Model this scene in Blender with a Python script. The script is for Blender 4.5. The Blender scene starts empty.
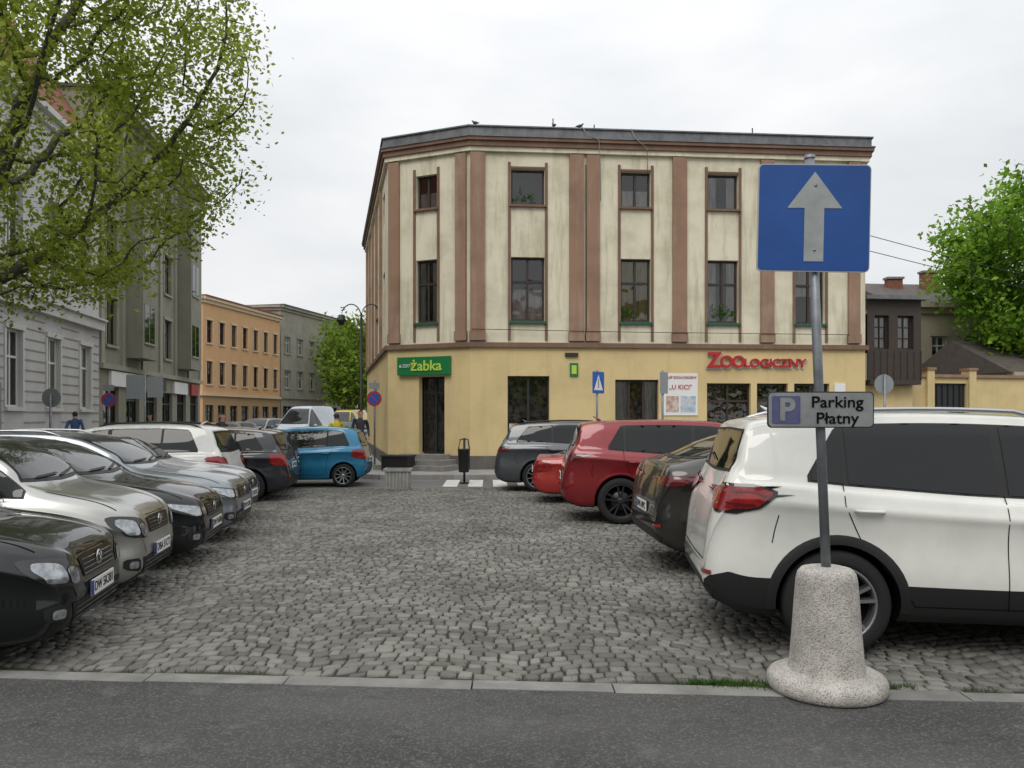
import bpy, bmesh, math, random
import numpy as np
from mathutils import Vector, Matrix
from mathutils.bvhtree import BVHTree
random.seed(7); rng=np.random.default_rng(7)
scene=bpy.context.scene
scene.view_settings.view_transform='Standard'; scene.view_settings.look='None'; scene.view_settings.exposure=0
COL=scene.collection
R_=math.radians
# ---------------------------------------------------------------- materials
def _new(name):
    m=bpy.data.materials.new(name); m.use_nodes=True
    return m,m.node_tree.nodes,m.node_tree.links,m.node_tree.nodes['Principled BSDF']
def mat(name,c,rough=.6,metal=0.,c2=None,scale=4.,stretch=(1,1,1),bump=0.,bscale=60.,coat=0.,spec=.5,emit=None,lo=.35,hi=.65,island=0.,detail=6):
    m,N,L,P=_new(name)
    P.inputs['Roughness'].default_value=rough; P.inputs['Metallic'].default_value=metal
    P.inputs['Specular IOR Level'].default_value=spec
    if coat: P.inputs['Coat Weight'].default_value=coat; P.inputs['Coat Roughness'].default_value=.04
    P.inputs['Base Color'].default_value=(*c,1)
    out=None
    if c2 or bump:
        tc=N.new('ShaderNodeTexCoord'); mp=N.new('ShaderNodeMapping'); mp.inputs['Scale'].default_value=stretch
        L.new(tc.outputs['Object'],mp.inputs['Vector'])
    if c2:
        n=N.new('ShaderNodeTexNoise'); n.inputs['Scale'].default_value=scale; n.inputs['Detail'].default_value=detail
        n.inputs['Roughness'].default_value=.62
        L.new(mp.outputs[0],n.inputs['Vector'])
        r=N.new('ShaderNodeValToRGB'); r.color_ramp.elements[0].position=lo; r.color_ramp.elements[1].position=hi
        r.color_ramp.elements[0].color=(*c,1); r.color_ramp.elements[1].color=(*c2,1)
        L.new(n.outputs['Fac'],r.inputs['Fac']); out=r.outputs['Color']; L.new(out,P.inputs['Base Color'])
    if island:
        g=N.new('ShaderNodeNewGeometry'); h=N.new('ShaderNodeHueSaturation')
        mr=N.new('ShaderNodeMapRange'); mr.inputs['To Min'].default_value=1-island; mr.inputs['To Max'].default_value=1+island
        L.new(g.outputs['Random Per Island'],mr.inputs['Value']); L.new(mr.outputs[0],h.inputs['Value'])
        if out: L.new(out,h.inputs['Color'])
        else: h.inputs['Color'].default_value=(*c,1)
        L.new(h.outputs[0],P.inputs['Base Color'])
    if bump:
        n2=N.new('ShaderNodeTexNoise'); n2.inputs['Scale'].default_value=bscale; n2.inputs['Detail'].default_value=4
        L.new(mp.outputs[0],n2.inputs['Vector'])
        b=N.new('ShaderNodeBump'); b.inputs['Strength'].default_value=bump; b.inputs['Distance'].default_value=.02
        L.new(n2.outputs['Fac'],b.inputs['Height']); L.new(b.outputs[0],P.inputs['Normal'])
    return m
def wall_mat(name,c,dirt,stain,amount=.5):
    m,N,L,P=_new(name); P.inputs['Roughness'].default_value=.9; P.inputs['Specular IOR Level'].default_value=.2
    tc=N.new('ShaderNodeTexCoord')
    def noise(sc,st,lo,hi):
        mp=N.new('ShaderNodeMapping'); mp.inputs['Scale'].default_value=st; L.new(tc.outputs['Object'],mp.inputs['Vector'])
        n=N.new('ShaderNodeTexNoise'); n.inputs['Scale'].default_value=sc; n.inputs['Detail'].default_value=8; n.inputs['Roughness'].default_value=.65
        L.new(mp.outputs[0],n.inputs['Vector'])
        r=N.new('ShaderNodeMapRange'); r.inputs['From Min'].default_value=lo; r.inputs['From Max'].default_value=hi
        L.new(n.outputs['Fac'],r.inputs['Value']); return r.outputs[0],n
    a,_=noise(1.0,(3.2,3.2,.35),.50,.74); b,nb=noise(.9,(1,1,1),.45,.75)
    m1=N.new('ShaderNodeMix'); m1.data_type='RGBA'; m1.inputs['A'].default_value=(*c,1); m1.inputs['B'].default_value=(*stain,1)
    k=N.new('ShaderNodeMath'); k.operation='MULTIPLY'; k.inputs[1].default_value=amount; L.new(a,k.inputs[0]); L.new(k.outputs[0],m1.inputs['Factor'])
    m2=N.new('ShaderNodeMix'); m2.data_type='RGBA'; m2.inputs['B'].default_value=(*dirt,1)
    k2=N.new('ShaderNodeMath'); k2.operation='MULTIPLY'; k2.inputs[1].default_value=amount; L.new(b,k2.inputs[0])
    L.new(m1.outputs['Result'],m2.inputs['A']); L.new(k2.outputs[0],m2.inputs['Factor']); L.new(m2.outputs['Result'],P.inputs['Base Color'])
    n3=N.new('ShaderNodeTexNoise'); n3.inputs['Scale'].default_value=25; L.new(tc.outputs['Object'],n3.inputs['Vector'])
    bp=N.new('ShaderNodeBump'); bp.inputs['Strength'].default_value=.25; bp.inputs['Distance'].default_value=.02; L.new(n3.outputs['Fac'],bp.inputs['Height']); L.new(bp.outputs[0],P.inputs['Normal'])
    return m
def glass_mat(name,tint=.75,ior=2.0):
    m,N,L,P=_new(name); N.remove(P); out=N['Material Output']
    t=N.new('ShaderNodeBsdfTransparent'); t.inputs[0].default_value=(tint,tint,tint*.98,1)
    g=N.new('ShaderNodeBsdfGlossy'); g.inputs['Roughness'].default_value=.02
    tc=N.new('ShaderNodeTexCoord'); n=N.new('ShaderNodeTexNoise'); n.inputs['Scale'].default_value=1.4; L.new(tc.outputs['Object'],n.inputs['Vector'])
    b=N.new('ShaderNodeBump'); b.inputs['Strength'].default_value=.2; b.inputs['Distance'].default_value=.1; L.new(n.outputs['Fac'],b.inputs['Height']); L.new(b.outputs[0],g.inputs['Normal'])
    f=N.new('ShaderNodeFresnel'); f.inputs['IOR'].default_value=ior
    mx=N.new('ShaderNodeMixShader'); L.new(f.outputs[0],mx.inputs[0]); L.new(t.outputs[0],mx.inputs[1]); L.new(g.outputs[0],mx.inputs[2]); L.new(mx.outputs[0],out.inputs[0])
    return m
def leaf_mat(name,c,c2,sc=.7):
    m,N,L,P=_new(name); N.remove(P); out=N['Material Output']
    tc=N.new('ShaderNodeTexCoord'); n=N.new('ShaderNodeTexNoise'); n.inputs['Scale'].default_value=sc; n.inputs['Detail'].default_value=3
    L.new(tc.outputs['Object'],n.inputs['Vector'])
    r=N.new('ShaderNodeValToRGB'); r.color_ramp.elements[0].position=.38; r.color_ramp.elements[1].position=.62
    r.color_ramp.elements[0].color=(*c,1); r.color_ramp.elements[1].color=(*c2,1); L.new(n.outputs['Fac'],r.inputs[0])
    g=N.new('ShaderNodeNewGeometry'); h=N.new('ShaderNodeHueSaturation'); mr=N.new('ShaderNodeMapRange'); mr.inputs['To Min'].default_value=.65; mr.inputs['To Max'].default_value=1.35
    L.new(g.outputs['Random Per Island'],mr.inputs['Value']); L.new(mr.outputs[0],h.inputs['Value']); L.new(r.outputs[0],h.inputs['Color'])
    d=N.new('ShaderNodeBsdfDiffuse'); t=N.new('ShaderNodeBsdfTranslucent'); L.new(h.outputs[0],d.inputs[0]); L.new(h.outputs[0],t.inputs[0])
    mx=N.new('ShaderNodeMixShader'); mx.inputs[0].default_value=.5; L.new(d.outputs[0],mx.inputs[1]); L.new(t.outputs[0],mx.inputs[2]); L.new(mx.outputs[0],out.inputs[0])
    return m
# ---------------------------------------------------------------- geometry helper
class Geo:
    def __init__(s): s.v=[]; s.f=[]; s.m=[]; s.mats=[]; s.smooth=[]
    def mi(s,m):
        if m not in s.mats: s.mats.append(m)
        return s.mats.index(m)
    def add(s,vs,fs,m,smooth=False):
        o=len(s.v); s.v+= [tuple(p) for p in vs]; k=s.mi(m)
        for f in fs: s.f.append(tuple(i+o for i in f)); s.m.append(k); s.smooth.append(smooth)
    def hexa(s,p,m):
        s.add(p,[(0,3,2,1),(4,5,6,7),(0,1,5,4),(1,2,6,5),(2,3,7,6),(3,0,4,7)],m)
    def box(s,x0,x1,y0,y1,z0,z1,m):
        s.hexa([(x0,y0,z0),(x1,y0,z0),(x1,y1,z0),(x0,y1,z0),(x0,y0,z1),(x1,y0,z1),(x1,y1,z1),(x0,y1,z1)],m)
    def prism(s,poly,z0,z1,m):
        n=len(poly); vs=[(x,y,z0) for x,y in poly]+[(x,y,z1) for x,y in poly]
        s.add(vs,[tuple(range(n-1,-1,-1)),tuple(range(n,2*n))]+[(i,(i+1)%n,n+(i+1)%n,n+i) for i in range(n)],m)
    def lathe(s,prof,m,n=32,origin=(0,0,0),axis='z',smooth=True):
        vs=[]
        for r,h in prof:
            for i in range(n):
                a=2*math.pi*i/n; c,d=r*math.cos(a),r*math.sin(a)
                p=(c,d,h) if axis=='z' else ((c,h,d) if axis=='y' else (h,c,d))
                vs.append(tuple(p[k]+origin[k] for k in range(3)))
        fs=[(j*n+i,j*n+(i+1)%n,(j+1)*n+(i+1)%n,(j+1)*n+i) for j in range(len(prof)-1) for i in range(n)]
        s.add(vs,fs,m,smooth)
    def tube(s,pts,r,m,n=8,smooth=True):
        pts=[Vector(p) for p in pts]; vs=[]
        for i,p in enumerate(pts):
            t=(pts[min(i+1,len(pts)-1)]-pts[max(i-1,0)]).normalized()
            a=t.cross(Vector((0,0,1)) if abs(t.z)<.9 else Vector((1,0,0))).normalized(); b=t.cross(a)
            rr=r[i] if isinstance(r,(list,tuple)) else r
            for k in range(n):
                q=2*math.pi*k/n; vs.append(p+a*math.cos(q)*rr+b*math.sin(q)*rr)
        fs=[(j*n+i,j*n+(i+1)%n,(j+1)*n+(i+1)%n,(j+1)*n+i) for j in range(len(pts)-1) for i in range(n)]
        fs+=[tuple(range(n-1,-1,-1)),tuple((len(pts)-1)*n+i for i in range(n))]
        s.add(vs,fs,m,smooth)
    def obj(s,name,parent=None):
        me=bpy.data.meshes.new(name); me.from_pydata(s.v,[],s.f)
        for m in s.mats: me.materials.append(m)
        me.polygons.foreach_set('material_index',s.m); me.polygons.foreach_set('use_smooth',s.smooth); me.update()
        o=bpy.data.objects.new(name,me); COL.objects.link(o)
        if parent: o.parent=parent
        return o
def empty(name,loc=(0,0,0),rz=0):
    e=bpy.data.objects.new(name,None); e.location=loc; e.rotation_euler=(0,0,rz); COL.objects.link(e); e.empty_display_size=.3; return e
def text(body,size,loc,rot,m,parent,name='lettering',ext=.01,bold=0.,align='CENTER',sx=1.):
    c=bpy.data.curves.new(name,'FONT'); c.body=body; c.size=size; c.extrude=ext; c.offset=bold; c.align_x=align; c.align_y='CENTER'
    o=bpy.data.objects.new(name,c); COL.objects.link(o); o.location=loc; o.rotation_euler=rot; o.scale=(sx,1,1); c.materials.append(m)
    if parent: o.parent=parent
    return o
class Wall:
    """wall frame: u runs left->right seen from outside, o = outward offset"""
    def __init__(s,p0,p1):
        s.p0=Vector((p0[0],p0[1],0)); d=Vector((p1[0]-p0[0],p1[1]-p0[1],0)); s.len=d.length; s.d=d.normalized(); s.n=Vector((s.d.y,-s.d.x,0)); s.ang=math.atan2(s.d.y,s.d.x)
    def P(s,u,z,o=0): return s.p0+s.d*u+s.n*o+Vector((0,0,z))
    def box(s,g,u0,u1,z0,z1,o0,o1,m):
        g.hexa([s.P(u0,z0,o1),s.P(u1,z0,o1),s.P(u1,z0,o0),s.P(u0,z0,o0),s.P(u0,z1,o1),s.P(u1,z1,o1),s.P(u1,z1,o0),s.P(u0,z1,o0)],m)
    def wall(s,g,z0,z1,ops,m,depth=.22,u0=0,u1=None,rev=None):
        if u1 is None: u1=s.len
        us=sorted(set([u0,u1]+[a for o in ops for a in o[:2]])); zs=sorted(set([z0,z1]+[a for o in ops for a in o[2:4]]))
        for i in range(len(us)-1):
            for j in range(len(zs)-1):
                cu=(us[i]+us[i+1])/2; cz=(zs[j]+zs[j+1])/2
                if any(o[0]<cu<o[1] and o[2]<cz<o[3] for o in ops): continue
                g.add([s.P(us[i],zs[j]),s.P(us[i+1],zs[j]),s.P(us[i+1],zs[j+1]),s.P(us[i],zs[j+1])],[(0,1,2,3)],m)
        for o in ops:
            a,b,c,d=o[:4]; r=rev or m
            for q in ([(a,c),(a,d)],[(a,d),(b,d)],[(b,d),(b,c)],[(b,c),(a,c)]):
                g.add([s.P(*q[0]),s.P(*q[1]),s.P(*q[1],-depth),s.P(*q[0],-depth)],[(0,1,2,3)],r)
    def window(s,g,a,b,c,d,frame,glass,inner,depth=.14,cols=2,transom=None,fw=.06,curtain=None,room=.35,bar=.035):
        o0,o1=-depth-.05,-depth
        s.box(g,a,a+fw,c,d,o0,o1,frame); s.box(g,b-fw,b,c,d,o0,o1,frame)
        s.box(g,a+fw,b-fw,c,c+fw,o0,o1,frame); s.box(g,a+fw,b-fw,d-fw,d,o0,o1,frame)
        for k in range(1,cols):
            u=a+(b-a)*k/cols; s.box(g,u-bar,u+bar,c+fw,d-fw,o0+.005,o1+.004,frame)
        if transom:
            for t in transom:
                z=c+(d-c)*t; s.box(g,a+fw,b-fw,z-bar,z+bar,o0+.008,o1+.008,frame)
        g.add([s.P(a,c,o0+.02),s.P(b,c,o0+.02),s.P(b,d,o0+.02),s.P(a,d,o0+.02)],[(0,1,2,3)],glass)
        q=-depth-room
        g.add([s.P(a-.1,c-.1,q),s.P(b+.1,c-.1,q),s.P(b+.1,d+.1,q),s.P(a-.1,d+.1,q)],[(0,1,2,3)],inner)
        if curtain:
            mt,kind=curtain; q=-depth-.065; n=24
            spans=[(a,b,c,d)] if kind=='full' else ([(a,b,c+(d-c)*.45,d)] if kind=='top' else ([(a,b,c,c+(d-c)*.5)] if kind=='low' else [(a,a+(b-a)*.33,c,d),(b-(b-a)*.33,b,c,d)]))
            for (ua,ub,za,zb) in spans:
                vs=[]
                for i in range(n+1):
                    u=ua+(ub-ua)*i/n; w=.012*math.sin(i*2.1+ua)
                    vs+= [s.P(u,za,q+w),s.P(u,zb,q+w)]
                g.add(vs,[(2*i,2*i+2,2*i+3,2*i+1) for i in range(n)],mt)
# ---------------------------------------------------------------- shared materials
BLACK=mat('black_plastic',(.014,.014,.015),.5,bump=.1,bscale=200,spec=.35)
RUBBER=mat('tyre_rubber',(.02,.02,.02),.85,bump=.15,bscale=80,spec=.25)
CHROME=mat('chrome',(.55,.55,.56),.15,1.)
ALLOY=mat('alloy',(.40,.41,.42),.35,.9)
ALLOYD=mat('alloy_dark',(.05,.05,.055),.4,.7)
CARGLASS=mat('car_glass',(.006,.008,.008),.03,spec=.45)
SCREEN=mat('screen_glass',(.012,.014,.014),.03,spec=.5,c2=(.04,.042,.04),scale=2.2,detail=2)
LAMPR=mat('tail_lens',(.30,.008,.01),.10,coat=.7,c2=(.16,.004,.006),scale=14,detail=2)
LAMPRD=mat('tail_lens_dark',(.10,.004,.006),.1,coat=.7)
LAMPC=mat('head_lens',(.22,.24,.26),.08,.6,coat=1.,c2=(.42,.44,.46),scale=22,detail=2)
LAMPB=mat('lamp_housing',(.02,.02,.022),.12,.2,coat=.6)
PLATE=mat('plate_white',(.68,.68,.66),.4)
PLATEB=mat('plate_blue',(.01,.04,.3),.4)
SEAM=mat('panel_gap',(.004,.004,.004),.9,spec=.1)
STEEL=mat('galvanised_steel',(.26,.28,.30),.5,.6,c2=(.17,.18,.20),scale=8)
SIGNBACK=mat('sign_back_grey',(.28,.30,.31),.5,.3)
DARKMETAL=mat('dark_metal',(.03,.032,.035),.5,.3)
# ---------------------------------------------------------------- car builder
def pchip(pts):
    xs=np.array([p[0] for p in pts],float); ys=np.array([p[1] for p in pts],float)
    h=np.diff(xs); dl=np.diff(ys)/h; n=len(xs); m=np.zeros(n)
    for i in range(1,n-1):
        if dl[i-1]*dl[i]>0:
            w1=2*h[i]+h[i-1]; w2=h[i]+2*h[i-1]; m[i]=(w1+w2)/(w1/dl[i-1]+w2/dl[i])
    m[0]=dl[0]; m[-1]=dl[-1]
    def f(x):
        x=min(max(x,xs[0]),xs[-1]); i=min(max(int(np.searchsorted(xs,x)-1),0),n-2); t=(x-xs[i])/h[i]
        return float((2*t**3-3*t*t+1)*ys[i]+(t**3-2*t*t+t)*h[i]*m[i]+(-2*t**3+3*t*t)*ys[i+1]+(t**3-t*t)*h[i]*m[i+1])
    return f
TEMPL={
'suv':dict(L=4.45,H=1.64,top=[(0,.55),(.02,.74),(.06,.88),(.18,.98),(.5,1.04),(1.0,1.10),(1.12,1.13),(1.5,1.38),(1.82,1.56),(2.2,1.62),(2.9,1.64),(3.5,1.63),(3.98,1.60),(4.12,1.57),(4.20,1.38),(4.28,1.20),(4.33,1.10),(4.41,.88),(4.45,.6)],
  belt=[(0,.72),(.5,.9),(1.2,1.0),(2.5,1.04),(3.4,1.10),(4.1,1.15),(4.45,1.15)],fw=.88,rw=3.55,R=.365,ws=(1.16,1.88),rg=(4.14,4.28),dlo=(1.25,3.74,1.7),bp=2.42,cp=3.48,z0=.24),
'hatch':dict(L=4.2,H=1.48,top=[(0,.48),(.02,.62),(.06,.74),(.18,.83),(.5,.91),(.95,.98),(1.08,1.02),(1.5,1.25),(1.88,1.42),(2.25,1.47),(2.7,1.48),(3.3,1.455),(3.72,1.41),(3.83,1.37),(3.97,1.17),(4.06,1.01),(4.11,.91),(4.17,.72),(4.2,.5)],
  belt=[(0,.62),(.5,.79),(1.1,.89),(2.5,.94),(3.5,.99),(4.2,.97)],fw=.85,rw=3.43,R=.315,ws=(1.12,1.96),rg=(3.83,4.06),dlo=(1.2,3.70,1.5),bp=2.3,cp=3.15,z0=.17),
'wagon':dict(L=4.7,H=1.5,top=[(0,.48),(.02,.62),(.06,.76),(.18,.85),(.5,.92),(1.1,1.0),(1.25,1.03),(1.65,1.25),(2.1,1.43),(2.5,1.49),(3.0,1.50),(3.7,1.48),(4.2,1.44),(4.31,1.40),(4.43,1.2),(4.53,1.05),(4.59,.95),(4.67,.75),(4.7,.5)],
  belt=[(0,.64),(.5,.80),(1.3,.91),(2.5,.96),(3.8,1.02),(4.7,1.0)],fw=.9,rw=3.74,R=.33,ws=(1.29,2.15),rg=(4.32,4.53),dlo=(1.35,4.2,1.2),bp=2.5,cp=3.4,z0=.18),
'sedan':dict(L=4.6,H=1.43,top=[(0,.48),(.02,.60),(.06,.72),(.18,.81),(.5,.88),(1.15,.96),(1.3,.99),(1.7,1.2),(2.1,1.37),(2.5,1.42),(2.9,1.43),(3.3,1.37),(3.7,1.2),(4.0,1.06),(4.15,1.03),(4.42,1.03),(4.5,.98),(4.57,.8),(4.6,.55)],
  belt=[(0,.62),(.5,.78),(1.3,.88),(2.5,.93),(3.8,.98),(4.6,.96)],fw=.88,rw=3.6,R=.32,ws=(1.34,2.16),rg=(3.35,4.0),dlo=(1.42,3.75,.85),bp=2.45,cp=3.2,z0=.17),
'coupe_suv':dict(L=4.75,H=1.62,top=[(0,.55),(.02,.74),(.06,.88),(.18,.98),(.5,1.04),(1.1,1.10),(1.22,1.13),(1.65,1.38),(2.05,1.55),(2.4,1.61),(2.8,1.62),(3.3,1.56),(3.8,1.43),(4.25,1.27),(4.5,1.19),(4.60,1.17),(4.65,1.06),(4.72,.85),(4.75,.6)],
  belt=[(0,.74),(.5,.9),(1.3,1.0),(2.5,1.04),(3.8,1.10),(4.75,1.10)],fw=.9,rw=3.78,R=.37,ws=(1.28,2.12),rg=(3.5,4.42),dlo=(1.38,4.0,.75),bp=2.5,cp=3.4,z0=.22),
'mini':dict(L=3.54,H=1.54,top=[(0,.5),(.02,.66),(.06,.80),(.18,.90),(.45,.98),(.75,1.04),(.85,1.07),(1.2,1.33),(1.5,1.47),(1.9,1.53),(2.5,1.54),(3.0,1.51),(3.2,1.47),(3.28,1.42),(3.36,1.2),(3.43,1.02),(3.47,.9),(3.52,.7),(3.54,.5)],
  belt=[(0,.66),(.4,.84),(.9,.94),(2.0,.97),(3.0,1.01),(3.54,.98)],fw=.68,rw=2.98,R=.29,ws=(.89,1.53),rg=(3.27,3.43),dlo=(.95,3.12,2.0),bp=1.85,cp=2.6,z0=.17),
'van':dict(L=5.0,H=2.3,top=[(0,.55),(.02,.8),(.06,.98),(.18,1.1),(.5,1.2),(.8,1.35),(1.2,1.75),(1.6,2.12),(1.9,2.24),(2.3,2.29),(3.3,2.3),(4.6,2.28),(4.8,2.2),(4.9,2.0),(4.96,1.5),(4.98,1.0),(5.0,.6)],
  belt=[(0,.8),(.5,1.0),(1.2,1.15),(2.5,1.2),(4.0,1.2),(5.0,1.15)],fw=.95,rw=3.95,R=.34,ws=(.75,1.65),rg=(4.88,4.95),dlo=(.85,2.4,1.5),bp=1.9,cp=2.2,z0=.2),
}
def wheel_geo(g,cx,cy,cz,R,side,style):
    W=.105
    def prof(p): return [(r*R,h*side) for r,h in p]
    g.lathe(prof([(.60,-W),(.88,-W*1.08),(.97,-W*.85),(1,-W*.45),(1,W*.45),(.97,W*.85),(.88,W*1.06),(.84,W*1.03),(.82,W*1.07),(.72,W*.97),(.70,W*.8)]),RUBBER,40,(cx,cy,cz),'y')
    rim={'dark':ALLOYD}.get(style,ALLOY)
    g.lathe(prof([(.72,W*.95),(.70,W*1.0),(.675,W*.9),(.66,W*.2),(.6,-W*.6)]),rim,40,(cx,cy,cz),'y')
    g.lathe(prof([(.66,0.0),(.3,.0),(.001,.0)]),SEAM if style!='hub' else ALLOY,24,(cx,cy,cz),'y')
    g.lathe(prof([(.42,.01),(.40,.02),(.001,.02)]),ALLOYD,24,(cx,cy,cz),'y')
    g.lathe(prof([(.15,0),(.15,W*.70),(.11,W*.76),(.001,W*.78)]),rim,16,(cx,cy,cz),'y')
    n={'five':5,'dark':5,'ten':10,'hub':8,'multi':14}[style]
    def spoke(a0,a1,w0,w1):
        vs=[]
        for (r,w,h0,h1,a) in ((.10*R,w0,.02,W*.66,a0),(.68*R,w1,.02,W*.88,a1)):
            ca,sa=math.cos(a),math.sin(a)
            for (t,h) in ((-w,h0),(w,h0),(w*.7,h1),(-w*.7,h1)):
                vs.append((cx+ca*r-sa*t,cy+side*h,cz+sa*r+ca*t))
        g.add(vs,[(0,1,2,3),(7,6,5,4),(0,4,5,1),(1,5,6,2),(2,6,7,3),(3,7,4,0)],rim)
    for i in range(n):
        a=2*math.pi*(i+.25)/n
        if n==5: spoke(a-.10,a-.20,.016,.017); spoke(a+.10,a+.20,.016,.017)
        elif n==8: spoke(a,a,.03,.05)
        else: spoke(a,a+.05,.014,.014)
def chaikin(p,n=1):
    for _ in range(n):
        q=[]
        for i in range(len(p)):
            a,b=p[i],p[(i+1)%len(p)]
            q+=[(a[0]*.82+b[0]*.18,a[1]*.82+b[1]*.18),(a[0]*.18+b[0]*.82,a[1]*.18+b[1]*.82)]
        p=q
    return p
PLN=['DW 5K381','DWL 40PC','DJ 8172E','DSW 22XA','DW 9U604','DLW 7RK1','DBA 51CT']
def car(kind,front_or_c,heading,paint,W=1.8,L=None,H=None,rim='five',rails=None,cladding=False,name='parked_car',grille='bars',anchor='c',tail='std',head='std',z=0.,black_trim=False,rearplate=True):
    T=TEMPL[kind]; L=L or T['L']; H=H or T['H']; sx=L/T['L']; sz=H/T['H']
    S=lambda pts:[(a*sx,b*sz) for a,b in pts]
    top=pchip(S(T['top'])); belt=pchip(S(T['belt'])); z0v=T['z0']; R=T['R']*(.5+.5*sz)
    bot=pchip([(0,.42),(.04,z0v+.1),(.25,z0v),(L-.35,z0v+.02),(L-.06,z0v+.12),(L,.44)])
    hw=W/2
    plan=pchip([(0,.60),(.03,.70),(.08,.78),(.2,.88),(.45,.95),(.9,.99),(1.5,1),(L-1.3,1),(L-.7,.985),(L-.3,.945),(L-.12,.89),(L-.05,.83),(L,.72)])
    th=R_(heading)
    if anchor=='f': loc=(front_or_c[0]-L/2*math.cos(th),front_or_c[1]-L/2*math.sin(th),z)
    elif anchor=='r': loc=(front_or_c[0]+L/2*math.cos(th),front_or_c[1]+L/2*math.sin(th),z)
    else: loc=(front_or_c[0],front_or_c[1],z)
    root=empty(name,loc,th)
    NS=110; secs=[]
    sub=4
    for i in range(NS):
        t=i/(NS-1); d=L*(.65*(.5-.5*math.cos(math.pi*t))+.35*t)
        zt,z0,w=top(d),bot(d),plan(d)*hw; zb=min(belt(d),zt-.035); hgt=zt-zb
        g=min(max((hgt-.06)/.26,0),1); g=g*g*(3-2*g)
        q=zb-z0
        low=[(0,z0),(.80*w,z0),(.93*w,z0+.03*q),(.975*w,z0+.15*q),(.992*w,z0+.36*q),(.972*w,z0+.62*q),(.981*w,z0+.78*q),(.999*w,z0+.86*q),(.982*w,z0+.92*q),(.955*w,z0+.99*q)]
        yr=.905*w-max(hgt-.12,0)*.38
        A=[(.90*w,zb+.5*hgt),(.76*w,zt-.006),(.60*w,zt-.012),(.3*w,zt+.002),(0,zt+.006)]
        B=[(.912*w,zb+.035),((.91*w+yr)/2+.010,zb+.5*(hgt-.03)),(yr+.006,zt-.070),(yr-.09,zt-.014),(0,zt+.004)]
        up=[(a[0]*(1-g)+b[0]*g,a[1]*(1-g)+b[1]*g) for a,b in zip(A,B)]
        cp=low+up; P=[(-cp[1][0],cp[1][1])]+cp+[(-cp[-2][0],cp[-2][1])]
        pts=[]
        for k in range(1,len(P)-2):
            p0,p1,p2,p3=P[k-1],P[k],P[k+1],P[k+2]
            for j in range(sub):
                u=j/sub
                pts.append(tuple(.5*((2*p1[a])+(-p0[a]+p2[a])*u+(2*p0[a]-5*p1[a]+4*p2[a]-p3[a])*u*u+(-p0[a]+3*p1[a]-3*p2[a]+p3[a])*u**3) for a in (0,1)))
        pts.append(cp[-1]); x=L/2-d
        pts[0]=(0,pts[0][1])
        ring=[(x,-y,zz) for y,zz in pts]+[(x,y,zz) for y,zz in reversed(pts[1:-1])]
        secs.append(ring)
    M=len(secs[0]); V=[p for r in secs for p in r]; F=[]; MI=[]
    half=len(pts)-1
    for i in range(NS-1):
        for k in range(M):
            k2=(k+1)%M; F.append((i*M+k,i*M+k2,(i+1)*M+k2,(i+1)*M+k))
            kk=k if k<half else M-1-k
            MI.append(1 if kk<(sub*4-1 if cladding else sub*2) else 0)
    F.append(tuple(range(M-1,-1,-1))); MI.append(0); F.append(tuple((NS-1)*M+k for k in range(M))); MI.append(0)
    me=bpy.data.meshes.new('body'); me.from_pydata(V,[],F); me.materials.append(paint); me.materials.append(BLACK); me.materials.append(SEAM)
    me.polygons.foreach_set('material_index',MI); me.polygons.foreach_set('use_smooth',[True]*len(F)); me.update()
    bm=bmesh.new(); bm.from_mesh(me); bmesh.ops.recalc_face_normals(bm,faces=bm.faces); bm.to_mesh(me)
    bvh=BVHTree.FromBMesh(bm); bm.free()
    body=bpy.data.objects.new('body',me); COL.objects.link(body)
    fwx,rwx=L/2-T['fw']*sx,L/2-T['rw']*sx
    cg=Geo(); RA=R+.05
    for wx in (fwx,rwx):
        for s in (-1,1):
            n=40; vs=[]
            for y in (s*(hw-.34),s*(hw+.3)):
                for i in range(n):
                    a=2*math.pi*i/n; vs.append((wx+RA*math.cos(a),y,R+RA*math.sin(a)*1.0))
            fs=[(i,(i+1)%n,n+(i+1)%n,n+i) for i in range(n)]+[tuple(range(n-1,-1,-1)),tuple(range(n,2*n))]
            cg.add(vs,fs,SEAM)
    cg.mats=[paint,BLACK,SEAM]; cg.m=[2]*len(cg.f)
    cut=cg.obj('cut'); b2=bmesh.new(); b2.from_mesh(cut.data); bmesh.ops.recalc_face_normals(b2,faces=b2.faces); b2.to_mesh(cut.data); b2.free()
    md=body.modifiers.new('b','BOOLEAN'); md.operation='DIFFERENCE'; md.object=cut; md.solver='EXACT'
    dg=bpy.context.evaluated_depsgraph_get(); nm=bpy.data.meshes.new_from_object(body.evaluated_get(dg)); body.modifiers.clear()
    body.data=nm; nm.name='body'; bpy.data.objects.remove(cut); body.parent=root
    nm.polygons.foreach_set('use_smooth',[p.material_index!=2 for p in nm.polygons])
    gs={}
    def patch(part,poly,proj,m,off=.004,step=.045,both=True):
        g=gs.setdefault(part,Geo())
        bm=bmesh.new(); vs=[bm.verts.new((a,b,0)) for a,b in poly]; bm.faces.new(vs)
        for ax in (0,1):
            lo=min(p[ax] for p in poly); hi=max(p[ax] for p in poly); n=int((hi-lo)/step)
            for i in range(1,n+1):
                v=lo+(hi-lo)*i/(n+1); no=[0,0,0]; no[ax]=1; co=[0,0,0]; co[ax]=v
                bmesh.ops.bisect_plane(bm,geom=bm.verts[:]+bm.edges[:]+bm.faces[:],plane_co=co,plane_no=no)
        bmesh.ops.triangulate(bm,faces=bm.faces[:]); bm.verts.index_update()
        base=[(v.co.x,v.co.y) for v in bm.verts]; fc=[tuple(v.index for v in f.verts) for f in bm.faces]; bm.free()
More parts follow.
